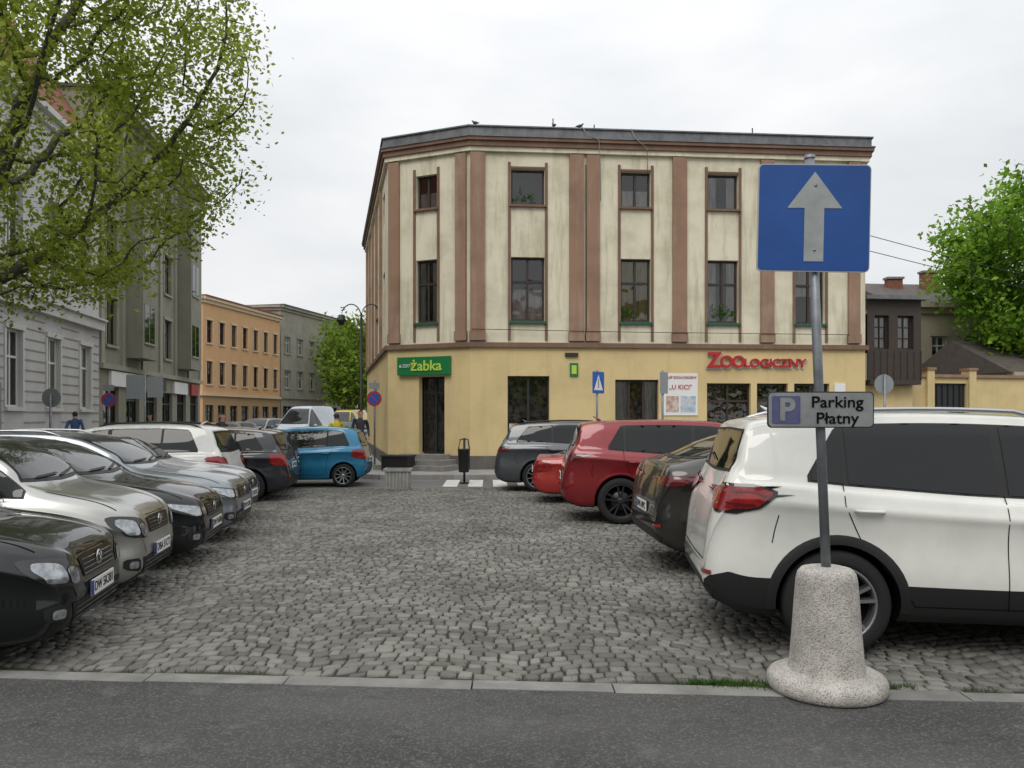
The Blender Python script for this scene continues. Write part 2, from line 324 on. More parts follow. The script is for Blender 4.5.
        for s in ((1,-1) if both else (1,)):
            out=[]
            for a,b in base:
                if proj=='side': o=Vector((a,3*s,b)); dr=Vector((0,-s,0))
                elif proj=='front': o=Vector((6,a*s,b)); dr=Vector((-1,0,0))
                elif proj=='rear': o=Vector((-6,a*s,b)); dr=Vector((1,0,0))
                else: o=Vector((a,b*s,5)); dr=Vector((0,0,-1))
                h,nrm,_,_=bvh.ray_cast(o,dr)
                if h is None:
                    tgt={'side':Vector((a,s*.6,b)),'front':Vector((L/2-.1,a*s,b)),'rear':Vector((-L/2+.1,a*s,b)),'top':Vector((a,b*s,1))}[proj]
                    h,nrm,_,_=bvh.find_nearest(tgt)
                if nrm.dot(dr)>0: nrm=-nrm
                out.append(h+nrm*off)
            g.add(out,fc,m,True)
    def line(part,pts,proj,m,w=.007,off=.003,both=True):
        g=gs.setdefault(part,Geo()); P=[]
        for i in range(len(pts)-1):
            a,b=Vector(pts[i]),Vector(pts[i+1]); n=max(1,int((b-a).length/.05))
            for k in range(n): P.append(a.lerp(b,k/n))
        P.append(Vector(pts[-1]))
        for s in ((1,-1) if both else (1,)):
            vs=[]
            for i,p in enumerate(P):
                t=(P[min(i+1,len(P)-1)]-P[max(i-1,0)]).normalized(); nn=Vector((-t.y,t.x))*w/2
                for q in (p-nn,p+nn):
                    if proj=='side': o=Vector((q.x,3*s,q.y)); dr=Vector((0,-s,0))
                    elif proj=='rear': o=Vector((-6,q.x*s,q.y)); dr=Vector((1,0,0))
                    elif proj=='front': o=Vector((6,q.x*s,q.y)); dr=Vector((-1,0,0))
                    else: o=Vector((q.x,q.y*s,5)); dr=Vector((0,0,-1))
                    h,nrm,_,_=bvh.ray_cast(o,dr)
                    if h is None: h,nrm,_,_=bvh.find_nearest(Vector((max(min(q.x,L/2),-L/2),.7*s,q.y)))
                    if nrm.dot(dr)>0: nrm=-nrm
                    vs.append(h+nrm*off)
            g.add(vs,[(2*i,2*i+1,2*i+3,2*i+2) for i in range(len(P)-1)],m,True)
    X=lambda d:L/2-d
    d0,d1,sl=T['dlo'][0]*sx,T['dlo'][1]*sx,T['dlo'][2]
    def dlo(a,b,ins):
        up=[];lw=[]
        n=max(4,int((b-a)/.05))
        for i in range(n+1):
            d=a+(b-a)*i/n; lo=belt(d)+.035+ins; hi=top(d)-.085-ins
            hi=min(hi,belt(d)+.05-ins+(d1-d)*sl+.03)
            if hi>lo+.012: up.append((X(d),hi)); lw.append((X(d),lo))
        return lw+up[::-1] if len(up)>1 else None
    p=dlo(d0,d1,0)
    if p: patch('window_surrounds',p,'side',BLACK,.003)
    bp,cp=T['bp']*sx,T['cp']*sx
    for a,b in ((d0+.02,bp-.035),(bp+.035,cp-.02),(cp+.02,d1-.03)):
        p=dlo(a,b,.014)
        if p: patch('side_windows',p,'side',CARGLASS,.008)
    if black_trim:
        line('window_surrounds',[(X(d0+.1+(d1-d0-.1)*i/12),belt(d0+.1+(d1-d0-.1)*i/12)+.028) for i in range(13)],'side',CHROME,.014,.009)
    za,zb_=top(T['ws'][0]*sx)+.03,top(T['ws'][1]*sx)-.015
    ya,yb=.80*hw,.90*hw-max(top(T['ws'][1]*sx)-belt(T['ws'][1]*sx)-.12,0)*.38-.06
    def scr(za,zb_,ya,yb,i=0): return [(-ya+i,za+i),(-ya*.5,za-.012+i),(0,za-.02+i),(ya*.5,za-.012+i),(ya-i,za+i),(yb-i,zb_-i),(0,zb_+.01-i),(-yb+i,zb_-i)]
    patch('windscreen',scr(za,zb_,ya,yb),'front',BLACK,.004,both=False); patch('windscreen',scr(za,zb_,ya,yb,.025),'front',SCREEN,.008,both=False)
    zr1,zr2=top(T['rg'][0]*sx)-.03,top(T['rg'][1]*sx)+.02
    yr_=.90*hw-max(top(T['rg'][0]*sx)-belt(T['rg'][0]*sx)-.12,0)*.38-.09
    ye_=.74*hw
    patch('rear_window',scr(zr2,zr1,ye_,yr_),'rear',BLACK,.004,both=False); patch('rear_window',scr(zr2,zr1,ye_,yr_,.02),'rear',CARGLASS,.008,both=False)
    k=sz
    hz=top(.06)
    if head=='round':
        patch('headlights',chaikin([(.50*hw,hz-.22),(.80*hw,hz-.20),(.90*hw,hz-.10),(.88*hw,hz+.01),(.66*hw,hz-.02),(.50*hw,hz-.10)],2),'front',LAMPB,.005,.03)
        patch('headlights',chaikin([(.53*hw,hz-.20),(.68*hw,hz-.20),(.69*hw,hz-.07),(.54*hw,hz-.10)],2),'front',LAMPC,.010,.02)
        patch('headlights',chaikin([(.70*hw,hz-.18),(.82*hw,hz-.17),(.87*hw,hz-.08),(.84*hw,hz-.02),(.71*hw,hz-.05)],2),'front',LAMPC,.010,.02)
    else:
        patch('headlights',chaikin([(.46*hw,hz-.16),(.78*hw,hz-.17),(.91*hw,hz-.08),(.935*hw,hz+.02),(.80*hw,hz-.015),(.48*hw,hz-.07)],1),'front',LAMPB,.005,.03)
        patch('headlights',chaikin([(.51*hw,hz-.145),(.66*hw,hz-.15),(.66*hw,hz-.06),(.51*hw,hz-.075)],1),'front',LAMPC,.009,.02)
        patch('headlights',chaikin([(.69*hw,hz-.15),(.79*hw,hz-.15),(.90*hw,hz-.07),(.91*hw,hz+.0),(.80*hw,hz-.03),(.69*hw,hz-.05)],1),'front',LAMPC,.009,.02)
    patch('grille',[(-.40*hw,hz-.19),(.40*hw,hz-.19),(.45*hw,hz-.05),(.3*hw,hz-.035),(-.3*hw,hz-.035),(-.45*hw,hz-.05)],'front',BLACK,.006,both=False)
    for i in range(4): line('grille',[(-.40*hw,hz-.17+.033*i),(.40*hw,hz-.17+.033*i)],'front',CHROME if grille=='chrome' else LAMPB,.008,.013,both=False)
    bz=.24*k+.02
    patch('front_bumper_intake',[(-.60*hw,bz+.0),(.60*hw,bz+.0),(.66*hw,bz+.15),(-.66*hw,bz+.15)],'front',BLACK,.006,both=False)
    patch('front_bumper_intake',chaikin([(.68*hw,bz+.02),(.84*hw,bz+.06),(.84*hw,bz+.15),(.70*hw,bz+.15)],1),'front',BLACK,.006)
    patch('fog_lamps',chaikin([(.72*hw,bz+.06),(.80*hw,bz+.06),(.80*hw,bz+.125),(.72*hw,bz+.125)],2),'front',LAMPC,.011,.02)
    for i in range(3): line('front_bumper_intake',[(-.60*hw,bz+.03+.04*i),(.60*hw,bz+.03+.04*i)],'front',LAMPB,.010,.012,both=False)
    g=gs.setdefault('number_plates',Geo())
    xf=bvh.ray_cast(Vector((6,0,bz+.19)),Vector((-1,0,0)))[0].x+.012
    g.box(xf,xf+.012,-.26,.26,bz+.13,bz+.245,PLATE); g.box(xf+.001,xf+.0135,-.26,-.222,bz+.132,bz+.243,PLATEB)
    pt=random.choice(PLN)
    text(pt,.098,(xf+.0135,.018,bz+.187),(R_(90),0,R_(90)),SEAM,root,'plate_text',.0008,.001,sx=.98)
    g=gs.setdefault('badges',Geo()); xb=bvh.ray_cast(Vector((6,0,hz-.10)),Vector((-1,0,0)))[0].x+.014
    g.lathe([(.042,xb+.006),(.05,xb+.012),(.058,xb)],CHROME,20,(0,0,hz-.10),'x'); g.lathe([(.001,xb+.004),(.042,xb+.003)],BLACK,20,(0,0,hz-.10),'x')
    g.tube([(xb+.008,-.03,hz-.07),(xb+.008,0,hz-.13),(xb+.008,.03,hz-.07)],.006,CHROME,6)
    line('panel_gaps',[(X(.22),.78*hw),(X(.6),.80*hw),(X(T['ws'][0]*sx-.08),.80*hw)],'top',SEAM,.008,.002)
    line('panel_gaps',[(-.42*hw,hz-.02),(.42*hw,hz-.02)],'front',SEAM,.007,.003,both=False)
    s1,s2,s3=T['fw']*sx+R+.13,bp,min(cp+.12,T['rw']*sx-.05)
    zs=bot(L/2)+.11
    line('panel_gaps',[(X(s1),zs),(X(s1-.02),belt(s1)-.04),(X(s1+.02),belt(s1)+.03)],'side',SEAM)
    line('panel_gaps',[(X(s2),zs),(X(s2),belt(s2)+.05)],'side',SEAM)
    line('panel_gaps',[(X(T['rw']*sx-R-.14),zs+.02),(X(T['rw']*sx-R-.13),.40),(X(s3-.10),.80*k),(X(s3),belt(s3)-.10),(X(s3),belt(s3)+.05)],'side',SEAM)
    line('panel_gaps',[(X(s1),zs),(X(T['rw']*sx-R-.14),zs+.02)],'side',SEAM)
    line('panel_gaps',[(X(L-.50),belt(L)-.22),(X(L-.47),belt(L)-.34),(X(T['rw']*sx+R+.07),belt(L)-.42)],'side',SEAM)
    line('panel_gaps',[(X(.50),hz-.10),(X(T['fw']*sx-R-.05),hz-.24)],'side',SEAM)
    g=gs.setdefault('door_handles',Geo())
    for dd in (s2-.20,s3-.16):
        for s in (1,-1):
            zh=belt(dd)-.13; y=bvh.ray_cast(Vector((X(dd),3*s,zh)),Vector((0,-s,0)))[0].y
            pts=[(X(dd)+.10,y-.01*s,zh),(X(dd)+.08,y+.03*s,zh+.004),(X(dd)-.08,y+.03*s,zh+.008),(X(dd)-.10,y-.01*s,zh+.008)]
            g.tube(pts,.013,paint,8)
    g=gs.setdefault('mirrors',Geo())
    for s in (1,-1):
        dm=d0+.30; ym=plan(dm)*hw*.93; zm=belt(dm)+.12
        vs=[];n=12
        for i in range(7):
            a=math.pi*i/6; rr=math.sin(a)
            for j in range(n):
                q=2*math.pi*j/n; cx=math.cos(q); cz=math.sin(q)
                vs.append((X(dm)+.06*rr*(cx if cx>0 else cx*.45)*1.3, s*(ym+.13-.105*math.cos(a)), zm+.075*(abs(rr)**.6)*cz))
        g.add(vs,[(i*n+j,i*n+(j+1)%n,(i+1)*n+(j+1)%n,(i+1)*n+j) for i in range(6) for j in range(n)],paint,True)
        g.tube([(X(dm)-.01,s*(ym-.06),belt(dm)+.04),(X(dm),s*(ym+.06),zm-.05)],.022,BLACK,8)
    tz=belt(L)-.02
    tm=LAMPRD if tail=='dark' else LAMPR
    if tail=='slim':
        patch('tail_lamps',chaikin([(.50*hw,tz-.09),(.80*hw,tz-.19),(.93*hw,tz-.20),(.97*hw,tz+.0),(.80*hw,tz+.0),(.50*hw,tz-.03)],1),'rear',LAMPB,.008,.03)
        patch('tail_lamps',chaikin([(X(L-.52),tz-.045),(X(L-.38),tz+.01),(X(L-.10),tz+.02),(X(L-.05),tz-.17),(X(L-.34),tz-.18)],1),'side',LAMPB,.009,.03)
        patch('tail_lamps',chaikin([(.52*hw,tz-.08),(.80*hw,tz-.17),(.91*hw,tz-.18),(.95*hw,tz-.02),(.80*hw,tz-.02),(.52*hw,tz-.045)],1),'rear',tm,.014,.03)
        patch('tail_lamps',chaikin([(X(L-.48),tz-.05),(X(L-.37),tz-.010),(X(L-.12),tz-.005),(X(L-.07),tz-.15),(X(L-.33),tz-.16)],1),'side',tm,.015,.03)
        line('tail_lamps',[(X(L-.42),tz-.075),(X(L-.33),tz-.045),(X(L-.14),tz-.04)],'side',LAMPRD,.014,.019); line('tail_lamps',[(X(L-.34),tz-.13),(X(L-.14),tz-.12)],'side',LAMPRD,.014,.019)
    elif tail=='dark':
        patch('tail_lamps',chaikin([(.38*hw,tz-.12),(.80*hw,tz-.13),(.93*hw,tz-.14),(.96*hw,tz-.03),(.80*hw,tz-.03),(.38*hw,tz-.08)],1),'rear',tm,.008,.03)
        patch('tail_lamps',chaikin([(X(L-.42),tz-.05),(X(L-.10),tz-.03),(X(L-.05),tz-.13),(X(L-.25),tz-.12)],1),'side',tm,.009,.03)
    else:
        patch('tail_lamps',chaikin([(.56*hw,tz-.20),(.84*hw,tz-.24),(.93*hw,tz-.2),(.95*hw,tz-.0),(.80*hw,tz+.0),(.58*hw,tz-.03)],1),'rear',tm,.008,.03)
        patch('tail_lamps',chaikin([(X(L-.38),tz-.08),(X(L-.30),tz+.0),(X(L-.12),tz+.02),(X(L-.06),tz-.18),(X(L-.2),tz-.22)],1),'side',tm,.009,.03)
        patch('tail_lamps',[(.64*hw,tz-.16),(.80*hw,tz-.17),(.80*hw,tz-.12),(.64*hw,tz-.11)],'rear',LAMPC,.013,.03)
    patch('rear_bumper_insert',[(-.72*hw,.30*k),(.72*hw,.30*k),(.82*hw,.40*k),(.6*hw,.46*k),(-.6*hw,.46*k),(-.82*hw,.40*k)],'rear',BLACK,.006,both=False)
    patch('tail_lamps',[(.62*hw,.50*k),(.82*hw,.51*k),(.82*hw,.54*k),(.62*hw,.53*k)],'rear',LAMPR,.010,.03)
    line('panel_gaps',[(-.70*hw,zr2-.03),(-.66*hw,.60*k),(0,.585*k),(.66*hw,.60*k),(.70*hw,zr2-.03)],'rear',SEAM,.009,.003,both=False)
    if rearplate:
        g=gs['number_plates']; zp=.66*k if kind in('sedan','hatch','suv','wagon') else .62*k
        xr=bvh.ray_cast(Vector((-6,0,zp+.06)),Vector((1,0,0)))[0].x-.015
        g.box(xr-.012,xr,-.26,.26,zp,zp+.115,PLATE); g.box(xr-.0135,xr-.001,.22,.258,zp+.002,zp+.113,PLATEB)
        text(pt,.098,(xr-.0135,-.018,zp+.057),(R_(90),0,R_(-90)),SEAM,root,'plate_text',.0008,.001,sx=.98)
    if kind not in('sedan','coupe_suv'):
        line('wiper',[(.02,zr2+.05),(.34*hw,zr2+.09),(.5*hw,zr2+.10)],'rear',BLACK,.016,.02,both=False)
    line('wiper',[(-.55*hw,za+.02),(0,za+.03),(.02,za+.03)],'front',BLACK,.016,.02,both=False)
    line('wiper',[(.05,za+.01),(.6*hw,za+.05)],'front',BLACK,.016,.02,both=False)
    if rails:
        g=gs.setdefault('roof_rails',Geo())
        for s in (1,-1):
            pts=[]
            a,b=T['ws'][1]*sx+.12,T['rg'][0]*sx-.14
            for i in range(17):
                t=i/16; d=a+(b-a)*t; yy=.905*plan(d)*hw-max(top(d)-belt(d)-.12,0)*.38-.04
                pts.append((X(d),s*yy,top(d)-.045+.062*min(1,10*t,10*(1-t))))
            g.tube(pts,.017,rails,8)
    for wx in (fwx,rwx):
        n=28
        if cladding: a0,a1,rs,mm,ga=-.12,math.pi+.12,((RA-.004,.012),(RA+.035,.012),(RA+.065,.003)),BLACK,'arch_trim'
        else: a0,a1,rs,mm,ga=-.05,math.pi+.05,((RA-.012,-.02),(RA,.008),(RA+.03,.001)),paint,'arch_lips'
        g=gs.setdefault(ga,Geo())
        for s in (1,-1):
            vs=[]
            for i in range(n+1):
                a=a0+(a1-a0)*i/n
                for r,o in rs:
                    px,pz=wx+r*math.cos(a),R+r*math.sin(a)
                    h,nrm,_,_=bvh.ray_cast(Vector((px,3*s,pz)),Vector((0,-s,0)))
                    if h is None or abs(h.y)<hw*.6: h=Vector((px,s*hw*.9,pz))
                    vs.append((h.x,h.y+s*o,h.z))
            g.add(vs,[(3*i+j,3*i+j+1,3*i+j+4,3*i+j+3) for i in range(n) for j in (0,1)],mm,True)
    g=gs.setdefault('antenna',Geo()); dA=T['rg'][0]*sx-.35
    g.tube([(X(dA),0,top(dA)-.01),(X(dA+.03),0,top(dA)+.03),(X(dA+.12),0,top(dA)+.075)],[.03,.018,.006],paint,8)
    g=gs.setdefault('wheels',Geo())
    for wx in (fwx,rwx):
        for s in (1,-1): wheel_geo(g,wx,s*(hw-.125),R,R,s,rim)
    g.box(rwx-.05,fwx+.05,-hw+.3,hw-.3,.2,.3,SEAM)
    for n_,g in gs.items(): g.obj(n_,root)
    return root
def paint(name,c,metal=0.,rough=.4):
    return mat('paint_'+name,c,rough,metal,coat=.9,spec=.15 if metal==0 else .4,c2=tuple(x*.88 for x in c),scale=2.5)
PW=paint('white',(.70,.70,.66)); PDG=paint('dark_bronze',(.032,.029,.026),.5,.4); PR=paint('red',(.20,.007,.012),.3); PRB=paint('bright_red',(.36,.025,.02),.1)
PGR=paint('grey',(.08,.09,.10),.6); PBK=paint('black',(.005,.006,.007)); PSI=paint('silver',(.38,.38,.36),.8,.35); PGB=paint('grey_silver',(.22,.245,.265),.75,.35)
PLG=paint('light_grey',(.42,.44,.46),.6); PBL=paint('blue',(.012,.18,.33),.3); PW2=paint('white_two',(.62,.62,.60)); PBK2=paint('anthracite',(.02,.022,.026),.4); PYL=paint('yellow',(.5,.36,.03))
# right row (tails to the lane)
car('suv',(3.72,6.40),-6.5,PW,W=1.87,H=1.74,rim='five',rails=ALLOY,cladding=True,tail='slim',rearplate=False)
car('coupe_suv',(3.90,9.45),2,PDG,W=1.92,H=1.64,rim='ten',tail='dark')
car('suv',(3.12,13.5),-2,PR,W=1.88,L=4.6,H=1.66,rim='dark',tail='dark')
car('sedan',(2.62,16.35),-2,PRB,W=1.72,L=4.4,H=1.28,rim='ten')
car('wagon',(2.02,19.0),-2,PGR,W=1.86,L=4.8,H=1.60,rim='ten',rails=BLACK,tail='dark',rearplate=False)
# left row (noses to the lane)
car('hatch',(-3.14,6.10),11,PBK,W=1.68,anchor='f',rim='five',grille='chrome',head='round')
car('mini',(-3.46,7.88),9,PSI,W=1.56,anchor='f',rim='hub',head='round')
car('hatch',(-3.58,9.65),9,PBK,W=1.70,anchor='f',rim='ten',L=4.3)
car('wagon',(-3.83,11.5),8,PGB,W=1.74,anchor='f',rim='ten',L=4.6,rails=ALLOY,grille='chrome')
car('sedan',(-4.30,13.3),8,PLG,W=1.70,anchor='f',rim='ten')
car('mini',(-5.15,15.05),185,PW2,W=1.74,L=4.3,H=1.58,anchor='r',rim='ten',rails=BLACK)
car('hatch',(-4.55,16.75),186,PBK2,W=1.68,anchor='r',rim='ten')
car('hatch',(-4.95,18.45),186,PBK,W=1.66,L=3.9,anchor='r',rim='ten')
car('mini',(-3.58,20.2),184,PBL,W=1.66,L=3.6,H=1.46,anchor='r',rim='ten')
# street traffic
car('van',(-11.0,43),-100,paint('van_white',(.45,.5,.55)),W=2.0,rim='hub',name='delivery_van')
car('van',(-11.1,54),-100,PYL,W=1.95,H=2.2,rim='hub',name='delivery_van')
car('hatch',(-9.5,48),-98,PBK2,W=1.7); car('hatch',(-14.2,40),-98,PBK2,W=1.7); car('suv',(-14.6,46.5),-98,PGB,W=1.8); car('wagon',(-15.4,53),-98,PBK,W=1.8); car('hatch',(-16.2,60),-98,PR,W=1.7)
car('hatch',(-12.6,33),-98,PBK,W=1.7); car('hatch',(-13.4,67),-98,PW2,W=1.7)
car('suv',(14.5,22.2),-5,paint('dark_green',(.01,.06,.04)),W=1.8)
# ---------------------------------------------------------------- ground
def asphalt_mat():
    m,N,L,P=_new('asphalt'); P.inputs['Roughness'].default_value=.9; P.inputs['Specular IOR Level'].default_value=.3
    tc=N.new('ShaderNodeTexCoord')
    def noise(sc,det,lo,hi,st=(1,1,1)):
        mp=N.new('ShaderNodeMapping'); mp.inputs['Scale'].default_value=st; L.new(tc.outputs['Object'],mp.inputs[0])
        n=N.new('ShaderNodeTexNoise'); n.inputs['Scale'].default_value=sc; n.inputs['Detail'].default_value=det; L.new(mp.outputs[0],n.inputs['Vector'])
        r=N.new('ShaderNodeMapRange'); r.inputs['From Min'].default_value=lo; r.inputs['From Max'].default_value=hi; L.new(n.outputs['Fac'],r.inputs['Value']); return r.outputs[0]
    def mix(a,b,f):
        x=N.new('ShaderNodeMix'); x.data_type='RGBA'
        for s,v in (('A',a),('B',b)):
            if isinstance(v,tuple): x.inputs[s].default_value=(*v,1)
            else: L.new(v,x.inputs[s])
        L.new(f,x.inputs['Factor']); return x.outputs['Result']
    c=mix((.044,.044,.043),(.072,.071,.069),noise(.9,8,.35,.65,(.6,1.6,1)))
    c=mix(c,(.11,.108,.10),noise(3.5,10,.60,.82))
    c=mix(c,(.022,.022,.022),noise(2.2,6,.62,.80,(1,2,1)))
    vo=N.new('ShaderNodeTexVoronoi'); vo.inputs['Scale'].default_value=95; L.new(tc.outputs['Object'],vo.inputs['Vector'])
    sp=N.new('ShaderNodeSeparateColor'); L.new(vo.outputs['Color'],sp.inputs[0]); r=N.new('ShaderNodeMapRange'); r.inputs['From Min'].default_value=.6; r.inputs['From Max'].default_value=1; r.inputs['To Max'].default_value=.5; L.new(sp.outputs[0],r.inputs['Value'])
    c=mix(c,(.17,.165,.155),r.outputs[0])
    L.new(c,P.inputs['Base Color'])
    b=N.new('ShaderNodeBump'); b.inputs['Strength'].default_value=.6; b.inputs['Distance'].default_value=.006; L.new(vo.outputs['Distance'],b.inputs['Height']); b.invert=True; L.new(b.outputs[0],P.inputs['Normal'])
    return m
ASPH=asphalt_mat()
ROAD=mat('road_asphalt',(.10,.10,.098),.85,c2=(.16,.16,.155),scale=.8,bump=.3,bscale=60)
JOINT=mat('joint_soil',(.030,.028,.020),.95,c2=(.045,.06,.02),scale=1.2,lo=.52,hi=.70)
SETT=mat('granite_sett',(.105,.102,.090),.75,c2=(.185,.178,.158),scale=.7,bump=.5,bscale=60,island=.34,lo=.32,hi=.68,detail=10,spec=.4)
STRIP=mat('kerb_stone',(.13,.128,.12),.85,c2=(.22,.215,.20),scale=3,bump=.4,bscale=90,island=.15,detail=10)
SLAB=mat('pavement_slabs',(.24,.235,.225),.85,c2=(.32,.31,.30),scale=2,bump=.2,bscale=40,island=.1)
WHITE=mat('white_marking',(.7,.7,.68),.7,c2=(.5,.5,.48),scale=6)
SOIL=mat('soil',(.10,.10,.09),.95,c2=(.14,.14,.12),scale=.5)
g=Geo(); g.add([(-400,-200,-.08),(400,-200,-.08),(400,700,-.08),(-400,700,-.08)],[(0,1,2,3)],SOIL); g.obj('ground')
kl=lambda x:4.945-.0714*x
g=Geo(); g.add([(-60,-60,0),(60,-60,0),(60,kl(60)+.03,0),(-60,kl(-60)+.03,0)],[(0,1,2,3)],ASPH); g.obj('asphalt_pavement')
g=Geo(); x=-30
while x<30:
    w=random.uniform(.8,1.2); z=.004+random.uniform(-.002,.004); e0,e1=random.uniform(-.012,.012),random.uniform(-.012,.012); t=random.uniform(.17,.21)
    g.hexa([(x+.006,kl(x)+.02+e0,-.05),(x+w,kl(x+w)+.02+e1,-.05),(x+w,kl(x+w)+t,-.05),(x+.006,kl(x)+t,-.05),(x+.006,kl(x)+.02+e0,z),(x+w,kl(x+w)+.02+e1,z+random.uniform(-.002,.002)),(x+w,kl(x+w)+t,z),(x+.006,kl(x)+t,z)],STRIP); x+=w+.005
g.obj('kerb')
g=Geo(); g.add([(-30,kl(-30)+.1,-.016),(30,kl(30)+.1,-.016),(30,21.0,-.016),(-30,21.0,-.016)],[(0,1,2,3)],JOINT); g.obj('soil_joints')
def setts():
    V=[];F=[]; n=0
    y=4.1
    while y<19.3:
        rh=random.uniform(.085,.118) ; x=-13.+random.uniform(0,.1)
        yy0=y
        def oy(xx):
            p=((xx+.25*math.sin(yy0*1.1))/1.5)%1-.5
            return .20*(1-4*p*p)+.07*math.sin(xx*.7+yy0*.5)+.022*math.sin(xx*3.1+yy0*2.3)
        while x<13:
            w=random.uniform(.075,.145)
            j=lambda a:random.uniform(-a,a)
            gp=.0075
            cs=[(x+gp,yy0+oy(x+gp)+gp),(x+w-gp,yy0+oy(x+w-gp)+gp),(x+w-gp,yy0+rh+oy(x+w-gp)-gp),(x+gp,yy0+rh+oy(x+gp)-gp)]
            cs=[(a+j(.008),b+j(.008)) for a,b in cs]
            cx=sum(c[0] for c in cs)/4; cy=sum(c[1] for c in cs)/4
            if cy>kl(cx)+.245 and cy<19.0 and (abs(cx)<cy*.68+.6):
                h=random.uniform(-.005,.006)+.012*math.sin(cx*.9+cy*.6)*math.sin(cy*1.1)*.5; tx,ty=j(.06),j(.06)
                for (sc_,dz) in ((1.,-.03),(1.,-.006),(.84,.002),):
                    for a,b in cs:
                        dx,dy=(a-cx)*sc_,(b-cy)*sc_
                        V.append((cx+dx,cy+dy,h+dz+(dx*tx+dy*ty)))
                V.append((cx+j(.01),cy+j(.01),h+.0045+j(.002)))
                for L_ in (0,4):
                    for k in range(4): F.append((n+L_+k,n+L_+(k+1)%4,n+L_+4+(k+1)%4,n+L_+4+k))
                for k in range(4): F.append((n+8+k,n+8+(k+1)%4,n+12))
                n+=13
            x+=w
        y+=rh
    me=bpy.data.meshes.new('cobblestones'); me.from_pydata(V,[],F); me.materials.append(SETT); me.polygons.foreach_set('use_smooth',[True]*len(F))
    o=bpy.data.objects.new('cobblestone_paving',me); COL.objects.link(o)
setts()
g=Geo(); g.add([(-60,19.0,-.004),(60,19.0,-.004),(60,21.9,-.004),(-60,21.9,-.004)],[(0,1,2,3)],ROAD)
g.add([(-40,21.9,-.004),(-3.9,21.9,-.004),(-5.2,25.5,-.004),(-12.5,60,-.004),(-12,110,-.004),(-40,110,-.004)],[(0,1,2,3,4,5)],ROAD)
g.add([(14,21.9,-.004),(60,21.9,-.004),(60,60,-.004),(14,60,-.004)],[(0,1,2,3)],ROAD); g.obj('road')
g=Geo()
for i in range(6):
    x=-1.7+i*.62; g.add([(x,19.5,.002),(x+.36,19.5,.002),(x+.3,21.6,.002),(x-.06,21.6,.002)],[(0,1,2,3)],WHITE)
g.obj('zebra_crossing')
g=Geo(); KB=mat('kerb_concrete',(.30,.295,.28),.85,c2=(.22,.21,.2),scale=3)
pv=[(-3.6,21.9),(14,21.9),(14,26.5),(11,26.5),(-1,25.2),(-4.0,26),(-7.5,41),(-13,62),(-14.2,62),(-8.9,40),(-5.2,25),(-4.6,22.6)]
g.prism(pv,-.05,.11,SLAB); g.obj('pavement')
g=Geo()
kp=[(14,21.9),(-3.6,21.9),(-4.6,22.6),(-5.2,25),(-8.9,40),(-14.2,62)]
for a,b in zip(kp[:-1],kp[1:]):
    w=Wall(b,a) ; w.box(g,0,w.len,-.04,.125,.0,.14,KB)
g.obj('kerb')
g=Geo()
wl=Wall((-12.4,10),(-17.2,47)); wl.box(g,-10,wl.len,-.05,.11,-4,.0,SLAB); wl.box(g,-10,wl.len,-.05,.125,.002,.14,KB); g.obj('pavement')
GR=leaf_mat('grass_blades',(.05,.11,.02),(.09,.16,.03),3)
def grass(name,spots):
    V=[];F=[]
    for (cx,cy,rx,ry,n) in spots:
        for _ in range(n):
            x=random.gauss(cx,rx); y=cy+random.gauss(0,ry); a=random.uniform(0,6.28); h=random.uniform(.012,.045); w=.004
            lx,ly=random.gauss(0,.02),random.gauss(0,.02); k=len(V)
            V+=[(x-w*math.cos(a),y-w*math.sin(a),-.01),(x+w*math.cos(a),y+w*math.sin(a),-.01),(x+lx,y+ly,h)]; F.append((k,k+1,k+2))
    me=bpy.data.meshes.new(name); me.from_pydata(V,[],F); me.materials.append(GR); o=bpy.data.objects.new(name,me); COL.objects.link(o)
grass('grass',[(1.42,kl(1.45)+.23,.09,.03,560),(1.22,kl(1.2)+.24,.07,.02,240),(1.62,kl(1.7)+.21,.06,.03,260),(2.45,kl(2.5)+.24,.05,.02,110),(-2.2,kl(-2.2)+.24,.3,.01,40),(.1,kl(0)+.22,.4,.006,30),(2.9,kl(2.9)+.25,.1,.02,30)])
# ---------------------------------------------------------------- corner building
S=1.0625
CREAM=wall_mat('cream_render',(.72,.67,.52),(.42,.39,.27),(.30,.29,.17),.72)
YEL=wall_mat('yellow_render',(.66,.52,.27),(.42,.33,.17),(.50,.40,.22),.5)
BRN=wall_mat('brown_render',(.31,.195,.135),(.18,.12,.085),(.42,.32,.25),.7)
BRD=wall_mat('brown_cornice',(.20,.125,.09),(.12,.08,.06),(.28,.2,.16),.6)
GREYM=mat('roof_sheet',(.19,.20,.21),.55,.3,c2=(.11,.115,.12),scale=2,stretch=(2,2,1))
PLINTH=wall_mat('plinth_stone',(.13,.12,.11),(.08,.075,.07),(.2,.18,.15),.6)
WFR=mat('window_frame_brown',(.035,.022,.018),.5); WFW=mat('window_frame_white',(.6,.6,.58),.5); GFR=mat('green_sill',(.02,.09,.05),.5)
BG=glass_mat('window_glass',.9,1.9); DARK=mat('dark_interior',(.012,.012,.013),.9); CURT=mat('net_curtain',(.80,.80,.78),.9,c2=(.45,.45,.44),scale=14,stretch=(1,1,.1)); CURY=mat('yellow_curtain',(.50,.46,.14),.9,c2=(.25,.24,.08),scale=10,stretch=(1,1,.1))
root=empty('corner_building')
C=(-3.93,25.35);A=(-1.27,24.22);B=(11.16,25.275);BR=(13.2,38);BL=(-7.06,39.)
wF=Wall(A,B);wC=Wall(C,A);wL=Wall(BL,C);wR=Wall(B,BR);wB=Wall(BR,BL)
gw=Geo();gt=Geo();gi=Geo();gr=Geo()
zB,zT=3.90,10.05
zf1,zf2,zs1,zs2=4.63,6.57,8.16,9.25
